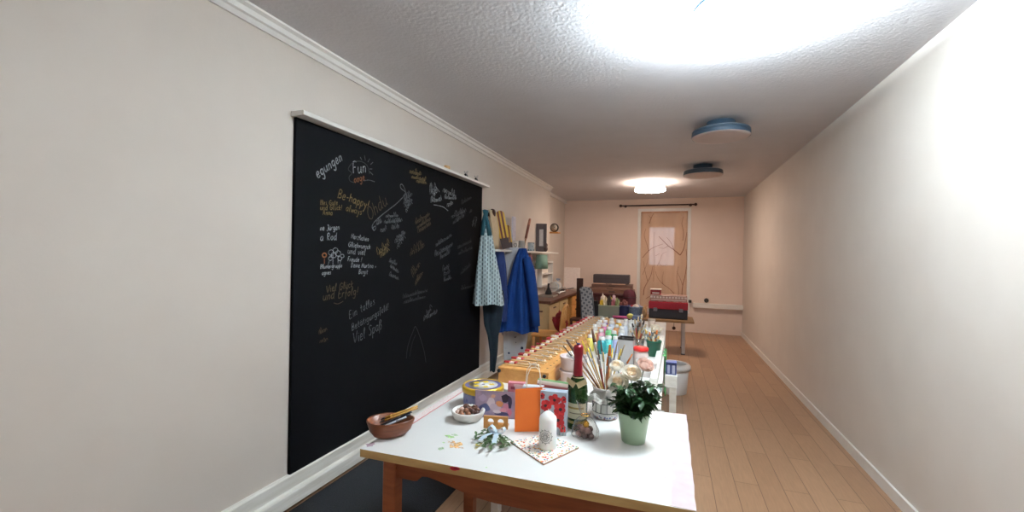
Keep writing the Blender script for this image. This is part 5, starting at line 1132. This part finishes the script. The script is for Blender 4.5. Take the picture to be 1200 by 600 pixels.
# chair with curved yellow back beside the rack
cb_ = at(659.5, 378, y=5.9); ch = thing('wooden_chair', 'yellow wooden chair with curved back beside the cream cabinet', 'chair', (cb_.x+.02, 5.85, 0), 1.55); zc = at(659.5, 357, y=5.9).z
b = B(); b.rbox((0, .2, .43), (.40, .40, .035), M['pine'], .012); b.build('seat', ch)
for sx in (-1, 1):
    for sy in (.03, .37): b = B(); b.tube([(sx*.17, sy, 0), (sx*.165, sy, .42)], [.016, .02], M['pine']); b.build('leg', ch)
b = B(); wc = 4.5*mpp(cb_)*2.0
b.tube([(-.17, .0, .42), (-.165, -.02, zc-.16), (-.12, -.03, zc-.05), (-.05, -.035, zc-.006), (.05, -.035, zc-.006), (.12, -.03, zc-.05), (.165, -.02, zc-.16), (.17, 0, .42)], .022, M['pine'], 10)
for x in (-.07, 0, .07): b.tube([(x, 0, .44), (x, -.03, zc-.02)], .010, M['pine'], 8)
b.build('backrest', ch)
crumple(Vector((cb_.x-.05, 5.98, .448)), (.10, .10, .24), mat('red_knit', (150, 30, 40), .85, noise=(20, (120, 22, 32), .25)), 9, 'red_jumper', 'crumpled red jumper heaped on the yellow wooden chair', 'jumper')

# ------------------------------------------------------------------ far end of the room
# low table with baskets
lw = thing('low_table', 'low dark table with baskets near the back wall', 'table', (-.86, 7.62, 0)); LZ = .50
b = B(); b.rbox((0, 0, LZ-.015), (.92, .55, .03), M['darkwood'], .005); b.build('tabletop', lw)
for sx in (-1, 1):
    for sy in (-1, 1): b = B(); b.rbox((sx*.41, sy*.22, (LZ-.03)/2), (.05, .05, LZ-.03), M['darkwood'], .005); b.build('leg', lw)
p = at(713, 372, z=LZ); r = thing('clear_crate', 'clear green-tinted crate full of fabric scraps on the low table', 'crate', (-.955, 7.56, LZ)); cw, cdp, chh = .34, .28, .19
b = B(); crm = mat('greenish_plastic', (196, 206, 190), .25, noise=(10, (184, 196, 180), .3), alpha=.55)
for x, y, dx, dy in ((-cw/2, 0, .006, cdp), (cw/2, 0, .006, cdp), (0, -cdp/2, cw, .006), (0, cdp/2, cw, .006)): b.box((x, y, chh/2), (dx, dy, chh), crm)
b.box((0, 0, .004), (cw, cdp, .008), crm); b.build('crate_body', r)
b = B()
for s in (-1, 1): b.rbox((0, s*cdp/2, chh), (cw+.02, .02, .02), pm((150, 164, 140)), .004)
for s in (-1, 1): b.rbox((s*cw/2, 0, chh), (.02, cdp-.02, .02), pm((150, 164, 140)), .004)
b.build('rim', r)
SCR = [((206, 176, 60), 'mustard'), ((196, 186, 160), 'beige'), ((60, 54, 50), 'black'), ((150, 90, 100), 'rosy'), ((120, 130, 90), 'olive'), ((210, 200, 190), 'white'), ((90, 70, 60), 'brown'), ((170, 150, 70), 'ochre'), ((186, 160, 170), 'pale pink'), ((70, 90, 80), 'dark green')]
for k, (c, cn) in enumerate(SCR):
    x, y = -.126+.063*(k % 5), -.06+.12*(k//5)
    crumple(Vector((-.955+x, 7.56+y, LZ+.05+.01*(k % 2))), (.042, .07, .20+.03*(k % 3)), pm(c, .85), 20+k, 'fabric_scrap', f'{cn} fabric scrap poking out of the clear crate', 'fabric scrap')
def basket(name, label, x, y, R, hgt, m, n_weave=10):
    r = thing(name, label, 'basket', (x, y, LZ)); b = B(); prof = [(0, 0), (R*.8, 0)]
    for k in range(n_weave): t = k/(n_weave-1); prof.append((R*(.82+.2*t)+(.004 if k % 2 else 0), .004+hgt*t))
    prof += [(R*.96, hgt), (R*.78, .02), (0, .015)]
    b.lathe(prof, m, n=26); b.build('basket_body', r, weld=True); b = B(); b.tube([(R*1.02*math.cos(a*PI/12), R*1.02*math.sin(a*PI/12), hgt) for a in range(24)], .010, m, 7, True); b.build('rim', r); return r
basket('blue_pot', 'dark blue round pot on the low table beside the crate', -.715, 7.52, .095, .20, pm((36, 50, 96), .45))
crumple(Vector((-.715, 7.52, LZ+.10)), (.075, .075, .16), pm((96, 52, 50), .8), 40, 'yarn_bundle', 'brownish red yarn bundle in the dark blue pot', 'yarn')
basket('blue_basket', 'light blue-grey woven basket with red yarn on the low table', -.53, 7.52, .115, .19, specks('blue_weave', (110, 130, 156), 60, .4, [(70, 90, 120), (150, 170, 190), (90, 110, 140), (130, 146, 166)]))
for k, (dx, dy, c, cn) in enumerate(((-.04, .0, (150, 30, 46), 'dark red'), (.045, .02, (126, 130, 150), 'grey blue'), (.01, -.045, (196, 180, 170), 'pale'))):
    b = B(); b.ball((0, 0, 0), .05, pm(c, .85), 14, 10, (1, 1, 1), .03); b.tube([(.052*math.cos(t*PI/8), .052*math.sin(t*PI/8)*.7, .035*math.sin(t*PI/8)) for t in range(16)], .005, pm(c, .85), 5, True)
    tag(b.build('yarn_ball', None, Vector((-.53+dx, 7.52+dy, LZ+.17+.01*k))), f'{cn} yarn ball in the light blue basket', 'yarn ball', 'yarn in the blue basket')
# craft scissors and rolls lying at front of the low table
b = B(); b.lathe([(.022, -.16), (.022, .16)], pm((196, 90, 150)), (0, 0, .022), 16, rot=Matrix.Rotation(PI/2, 3, 'Y')); tag(b.build('magenta_roll', None, Vector((-.72, 7.375, LZ)), .1), 'magenta paper roll lying at the front edge of low table', 'roll')
b = B(); b.rbox((0, 0, .03), (.16, .06, .06), pm((110, 130, 170)), .006); b.box((0, 0, .061), (.12, .04, .002), pm((150, 166, 196))); tag(b.build('blue_case', None, Vector((-.48, 7.375, LZ)), -.1), 'small blue case lying before the light blue basket', 'case')
b = B(); b.ball((0, 0, .045), .045, pm((196, 196, 110), .6), 12, 8, (1.3, .8, 1), .12); tag(b.build('yellow_sponge', None, Vector((-.60, 7.385, LZ)), .3), 'yellowish sponge lying between magenta roll and blue case', 'sponge')
# black bag in front-left, lattice chair, dark post
r = thing('black_bag', 'black cloth bag standing left of the clear crate on the low table', 'bag', (-1.185, 7.46, LZ))
b = B(); b.prism([(-.06, -.05), (.06, -.05), (.065, 0), (.06, .05), (-.06, .05), (-.065, 0)], 0, .20, pm((20, 24, 32), .7)); b.prism([(-.045, -.035), (.045, -.035), (.05, 0), (.045, .035), (-.045, .035), (-.05, 0)], .2, .26, pm((20, 24, 32), .7)); b.build('bag_body', r)
b = B(); b.tube([(-.03, 0, .25), (-.025, 0, .31), (.025, 0, .31), (.03, 0, .25)], .007, pm((20, 24, 32)), 6); b.build('handle', r)
p0, p1 = at(686, 336, y=7.15), at(693, 377, y=7.0)
r = thing('lattice_panel', 'grey checked lattice panel of a folded chair leaning by the dark post', 'folded chair', (p1.x, 7.0, 0)); hh = p0.z; lean = p0.x-p1.x
chk = brick('grey_check_webbing', (96, 104, 116), (108, 116, 128), (186, 192, 198), .06, .06, .015, (0, 2, 1), .7, 0, .55)
b = B(); sk = lambda v: Vector((v.x+lean*v.y/hh*.9, .10*v.y/hh+v.z, v.y))
zb = .42; n = 10; hw = .105
b.prism([(-hw, .10), (hw, .10), (hw, hh-.10)]+[(hw-.07+.07*math.cos(t*PI/2/6), hh-.10+.10*math.sin(t*PI/2/6)) for t in range(7)]+[(-hw+.05-.05*math.sin(t*PI/2/6), hh-.06+.06*math.cos(t*PI/2/6)) for t in range(7)], -.006, .006, chk, fn=sk); b.build('webbing', r)
for s in (-1, 1): b = B(); b.tube([sk(Vector((s*hw, 0, 0))), sk(Vector((s*hw, hh*.5, 0))), sk(Vector((s*(hw-.01), hh-.06, 0)))], .012, pm((70, 76, 84), .4, metal=.5), 8); b.build('side_tube', r)
pt = at(680, 326, y=7.55); r = thing('dark_chair', 'tall dark reddish-brown chair back beside the lattice panel', 'chair', (pt.x, 7.55, 0))
b = B()
b.rbox((0, -.02, pt.z/2), (.11, .035, pt.z), M['darkwood'], .006); b.build('backrest', r)
b = B(); b.rbox((0, -.16, .44), (.22, .26, .04), M['darkwood'], .006); b.build('seat', r)
for sx in (-1, 1): b = B(); b.rbox((sx*.085, -.27, .21), (.035, .035, .42), M['darkwood'], .004); b.build('leg', r)
# chest with stacked flat cases behind
CY = 8.75; cl, cr2 = at(690, 350, y=CY), at(741, 350, y=CY); cz = at(712, 344, y=CY).z; cxm = (cl.x+cr2.x)/2; cwid = cr2.x-cl.x
r = thing('maroon_chest', 'dark maroon wooden chest at the back wall under stacked cases', 'chest', (cxm, CY+.25, 0)); mar = mat('maroon_wood', (74, 30, 32), .45, noise=(6, (58, 22, 26), .3), stretch=(6, 1, 1))
b = B(); b.rbox((0, 0, .04+(cz-.09)/2), (cwid-.04, .48, cz-.09), mar, .008); b.build('chest_body', r)
b = B(); b.rbox((0, 0, cz-.025), (cwid, .52, .05), mar, .012); b.build('lid', r)
for sx in (-1, 1):
    for sy in (-1, 1): b = B(); b.rbox((sx*(cwid/2-.06), sy*.19, .02), (.06, .06, .04), M['darkwood'], .004); b.build('foot', r)
z = cz
for k, (c, dx, wf, hh, lab) in enumerate((((112, 78, 62), .02, 1.0, .075, 'brown flat case, lowest of the stack on the maroon chest'), ((132, 100, 84), -.01, .96, .045, 'light brown flat case, second from below on the maroon chest'), ((98, 70, 60), .015, .93, .06, 'dark brown flat case, third from below on the chest'), ((196, 160, 140), -.03, .74, .018, 'pale cardboard sheet lying just under the dark grey case'))):
    r = thing('flat_case', lab, 'case', (cxm+dx, CY+.24, z), .03*(-1)**k, 'flat cases on the chest')
    b = B(); b.rbox((0, 0, hh/2), (cwid*wf, .44, hh-.002), pm(c), .006); b.build('case_body', r); b = B(); b.rbox((0, -.222, hh/2), (.12, .012, max(.008, hh*.3)), pm((60, 44, 38)), .002); b.build('handle', r); z += hh
sz = at(716, 322, y=CY+.04).z; sl, sr = at(695, 327, y=CY+.04), at(737, 327, y=CY+.04)
r = thing('grey_case', 'long dark grey instrument-like case on top of the stacked flat cases', 'case', ((sl.x+sr.x)/2, CY+.2, z)); b = B(); b.rbox((0, 0, (sz-z)/2), (sr.x-sl.x, .3, sz-z), pm((58, 52, 56)), .012); b.build('case_body', r)
b = B(); b.box((0, 0, (sz-z)*.55), (sr.x-sl.x+.002, .302, .006), pm((36, 32, 36))); b.build('seam', r)
pa = at(737, 348, y=8.3); r = thing('maroon_cushion', 'dark maroon plush roll beside the right end of the chest', 'cushion', (pa.x, 8.40, 0)); zz = at(737, 340, y=8.3).z
b = B(); b.lathe([(0, -.0), (.10, 0), (.12, .03), (.12, zz-.10), (.10, zz-.03), (.05, zz), (0, zz)], mat('maroon_plush', (66, 26, 38), .9, noise=(14, (84, 34, 48), .25)), n=22); b.build('plush_body', r)
b = B()
for z_ in (.2, .5, zz-.14): b.tube([(.122*math.cos(a*PI/10), .122*math.sin(a*PI/10), z_) for a in range(20)], .006, pm((46, 18, 28)), 6, True)
b.build('cord', r)
# tool table with tool box
TT = .53; xa, xb = -.42, .37; r = thing('tool_table', 'small wooden table with grey legs below the tool box', 'table', ((xa+xb)/2, 7.62, 0))
b = B(); b.rbox((0, 0, TT-.018), (xb-xa, .60, .036), mat('worn_wood_top', (150, 116, 76), .5, noise=(7, (132, 98, 62), .25), stretch=(1, 6, 1)), .005); b.build('tabletop', r)
for x, y in ((.24, -.26), (-.34, -.26), (.24, .26), (-.34, .26)):
    b = B(); b.rbox((x, y, (TT-.036)/2), (.05, .05, TT-.036), pm((176, 166, 160), .4), .005); f = b.build('leg', r)
    b = B(); b.rbox((x, y, .008), (.056, .056, .016), M['black'], .003); b.build('foot', f)
b = B(); b.tube([(.1, -.20, TT-.04), (.1, -.20, TT-.11)], .004, M['black'], 6); b.ball((.1, -.20, TT-.135), .028, M['darkwood'], 12, 8); b.build('drawer_pull', r)
p = at(783, 372, y=7.45); bx0, bx1 = at(760.5, 360, y=7.45).x, at(806, 360, y=7.45).x; bw_ = bx1-bx0
tb = thing('tool_box', 'black tool box with red lid on the tool table before the window', 'tool box', ((bx0+bx1)/2, 7.57, TT))
zr = at(783, 362.5, y=7.45).z-TT; zl = at(783, 354, y=7.45).z-TT; blk = pm((26, 24, 32), .45); redp = pm((166, 22, 42), .4)
b = B(); b.rbox((0, 0, zr/2), (bw_, .25, zr), blk, .012); b.build('box_body', tb)
b = B(); b.rbox((0, 0, (zr+zl)/2), (bw_+.01, .26, zl-zr), redp, .012)
b.build('lid', tb)
for sx in (-1, 1): b = B(); b.rbox((sx*bw_*.33, -.135, zr-.01), (.06, .02, .055), pm((120, 118, 124), .35), .004); b.build('latch', tb)
b = B()
for k in range(5): b.rbox((-bw_*.4+k*bw_*.2, -.05, zl+.004), (.07, .05, .008), pm((214, 200, 200), .3), .003)
b.build('lid_mark', tb)
oz = TT+zl+.009; r = thing('organiser_case', 'clear organiser case with small compartments lying on the tool box', 'organiser', ((bx0+bx1)/2+.0, 7.57, oz))
clr = mat('frosted_plastic', (206, 170, 160), .25, noise=(12, (196, 158, 148), .3), alpha=.6); hz = at(783, 346, y=7.47).z-oz
b = B(); b.rbox((0, 0, hz*.5), (bw_*.96, .22, hz), clr, .006); b.build('case_body', r)
b = B()
for k in range(12): b.rbox((-bw_*.44+k*bw_*.08, -.111, hz*.62), (bw_*.055, .004, hz*.30), pm((214, 204, 200), .3), .001)
b.rbox((0, -.112, hz*.22), (bw_*.9, .004, .008), pm((226, 220, 216)), .001); b.rbox((0, -.112, hz*.92), (bw_*.9, .004, .006), pm((226, 220, 216)), .001); b.build('compartment', r)
r = thing('small_box', 'small red and white box on the left end of the organiser case', 'box', (bx0+.10, 7.53, oz+hz)); h2 = at(770, 340, y=7.45).z-oz-hz
h2 = max(h2, .08)
b = B(); b.rbox((0, 0, h2/2), (.165, .11, h2), pm((156, 40, 48), .45), .004); b.box((0, -.0555, h2*.35), (.11, .001, h2*.3), pm((222, 206, 200))); b.build('box_body', r)
b = B(); b.rbox((0, 0, h2+.006), (.175, .12, .014), pm((226, 216, 210)), .003); b.build('lid', r)
# curtain rod and sheer panel at the window
yr = YB-.10; ra, rb = at(728.5, 241.5, y=yr), at(814, 239.3, y=yr); rz = (ra.z+rb.z)/2
r = thing('curtain_rod', 'dark metal curtain rod with round ends above the window', 'curtain rod', ((ra.x+rb.x)/2, yr, rz)); L = (rb.x-ra.x)/2; dm = pm((66, 52, 52), .4, metal=.4)
b = B(); b.tube([(-L, 0, 0), (L, 0, 0)], .014, dm, 10); b.build('rod', r)
for s in (-1, 1): b = B(); b.ball((s*(L+.02), 0, 0), .032, dm, 14, 9); b.build('finial', r)
for s in (-1, 1): b = B(); b.tube([(s*L*.9, 0, 0), (s*L*.9, .09, 0)], .009, dm, 8); b.lathe([(.03, 0), (.03, .01)], dm, (s*L*.9, .09, 0), 14, rot=Matrix.Rotation(-PI/2, 3, 'X')); b.build('bracket', r)
ca, cb2 = at(752, 249, y=YB-.06), at(806, 248, y=YB-.06); cx0, cx1, ct_ = ca.x, cb2.x, ca.z; cz0 = .48
sheer = mat('sheer_apricot_fabric', (222, 190, 166), .85, noise=(3, (212, 178, 152), .3), alpha=.74, stretch=(3, 1, .4))
cu = thing('sheer_curtain', 'sheer apricot curtain panel with bare branch pattern at the window', 'curtain', ((cx0+cx1)/2, YB-.06, ct_)); W = cx1-cx0; Hc = ct_-cz0
wav = lambda x: .010*math.sin(x*34)+.006*math.sin(x*11+1)
b = B(); b.quadgrid(lambda u, v: Vector(((u-.5)*W, wav((u-.5)*W), -v*Hc)), 60, 6, sheer); b.build('fabric', cu)
b = B(); b.rbox((0, 0, .0), (W, .026, .03), pm((176, 128, 96)), .004); b.build('top_rail', cu)
b = B(); brm = mat('branch_print', (140, 96, 76), .85, noise=(20, (112, 72, 56), .25))
def branch(pxs, wd):
    pts = smooth([(at(px, py, y=YB-.06).x-(cx0+cx1)/2, at(px, py, y=YB-.06).z-ct_) for px, py in pxs], 4); vs = []; n = len(pts)
    for i, q in enumerate(pts):
        a, c = pts[max(0, i-1)], pts[min(n-1, i+1)]; dx, dz = c[0]-a[0], c[1]-a[1]; l = math.hypot(dx, dz) or 1; w_ = .62*wd*(1-.6*i/n)
        for s in (1, -1): x, z_ = max(-W/2, min(W/2, q[0]-s*dz/l*w_)), q[1]+s*dx/l*w_; vs.append((x, wav(x)-.004, z_))
    b.add(vs, [(2*i, 2*i+1, 2*i+3, 2*i+2) for i in range(n-1)], brm)
for pxs, wd in (([(797, 299), (790, 293), (783, 288), (776, 281), (772, 277)], .016), ([(797, 299), (801, 292), (803, 283), (805, 272)], .014), ([(790, 293), (786, 284), (781, 278)], .008), ([(783, 288), (778, 291), (772, 290)], .007),
                ([(754, 346), (755, 338), (759, 330), (763, 322), (765, 312)], .014), ([(759, 330), (756, 318), (754, 306)], .009), ([(753, 302), (760, 294), (768, 289), (777, 286)], .010), ([(760, 294), (758, 286), (755, 276), (757, 268)], .008),
                ([(799, 346), (800, 335), (803, 322), (805, 306), (804, 292)], .014), ([(800, 335), (797, 326), (793, 318)], .008), ([(790, 344), (784, 338), (777, 333), (771, 326), (768, 318)], .010), ([(777, 333), (776, 326), (778, 318)], .006),
                ([(761, 262), (763, 256), (766, 250)], .012), ([(763, 256), (760, 252)], .006), ([(800, 282), (801, 272), (799, 262), (801, 254)], .009), ([(766, 330), (766, 318), (767, 306), (766, 290), (767, 272)], .006), ([(770, 312), (774, 304), (776, 298), (781, 295)], .006), ([(772, 308), (776, 312), (782, 310)], .005), ([(768, 300), (773, 297)], .005),
                ([(795, 346), (795, 336), (793, 326), (795, 312)], .008), ([(757, 350), (766, 345), (775, 346)], .009), ([(753, 322), (757, 312), (760, 302)], .006)): branch(pxs, wd)
b.build('branch_print', cu)
# thermostat knob on the heater ledge, dark cable knob on the wall
p = at(808.5, 356, y=YB-.06); r = thing('thermostat', 'small black thermostat knob at the left end of the white ledge', 'thermostat', (p.x, YB-.05, .52+.09))
b = B(); b.lathe([(.028, 0), (.03, .004), (.03, .05), (.024, .056), (0, .057)], M['black'], n=18); b.build('knob', r); b = B(); b.lathe([(.016, -.0), (.016, .02)], M['steel'], (0, 0, -.0), 12); b.build('valve', r)
p = at(826, 352, y=YB-.02); r = thing('wall_switch', 'dark round switch on the back wall above the white ledge', 'switch', (p.x+.03, YB, p.z)); b = B(); b.lathe([(.045, 0), (.045, .02), (.03, .03), (0, .032)], M['black'], n=18, rot=Matrix.Rotation(PI/2, 3, 'X')); b.build('switch_body', r)
b = B(); b.box((0, -.034, 0), (.02, .008, .04), pm((60, 56, 56))); b.build('toggle', r)
# crate under the paint table and a dried bunch beside the tool box
r = thing('storage_crate', 'grey brown storage crate on the floor under near end of the paint table', 'crate', (-.17, 2.80, 0))
b = B(); scm = mat('grey_brown_plastic', (112, 100, 92), .5, noise=(8, (96, 86, 80), .3))
b.lathe([(.17, 0), (.18, .01), (.205, .50), (.20, .50), (.165, .02), (0, .015)], scm, n=4, smooth=False, rot=Matrix.Rotation(PI/4, 3, 'Z')); b.build('crate_body', r)
b = B(); b.rbox((0, 0, .515), (.31, .31, .03), pm((176, 174, 170)), .008); b.build('lid', r)
crumple(Vector((-.375, 7.46, TT)), (.036, .05, .17), pm((176, 140, 100), .85), 77, 'dried_bunch', 'tan dried bunch standing between the light blue basket and tool box', 'dried bunch')
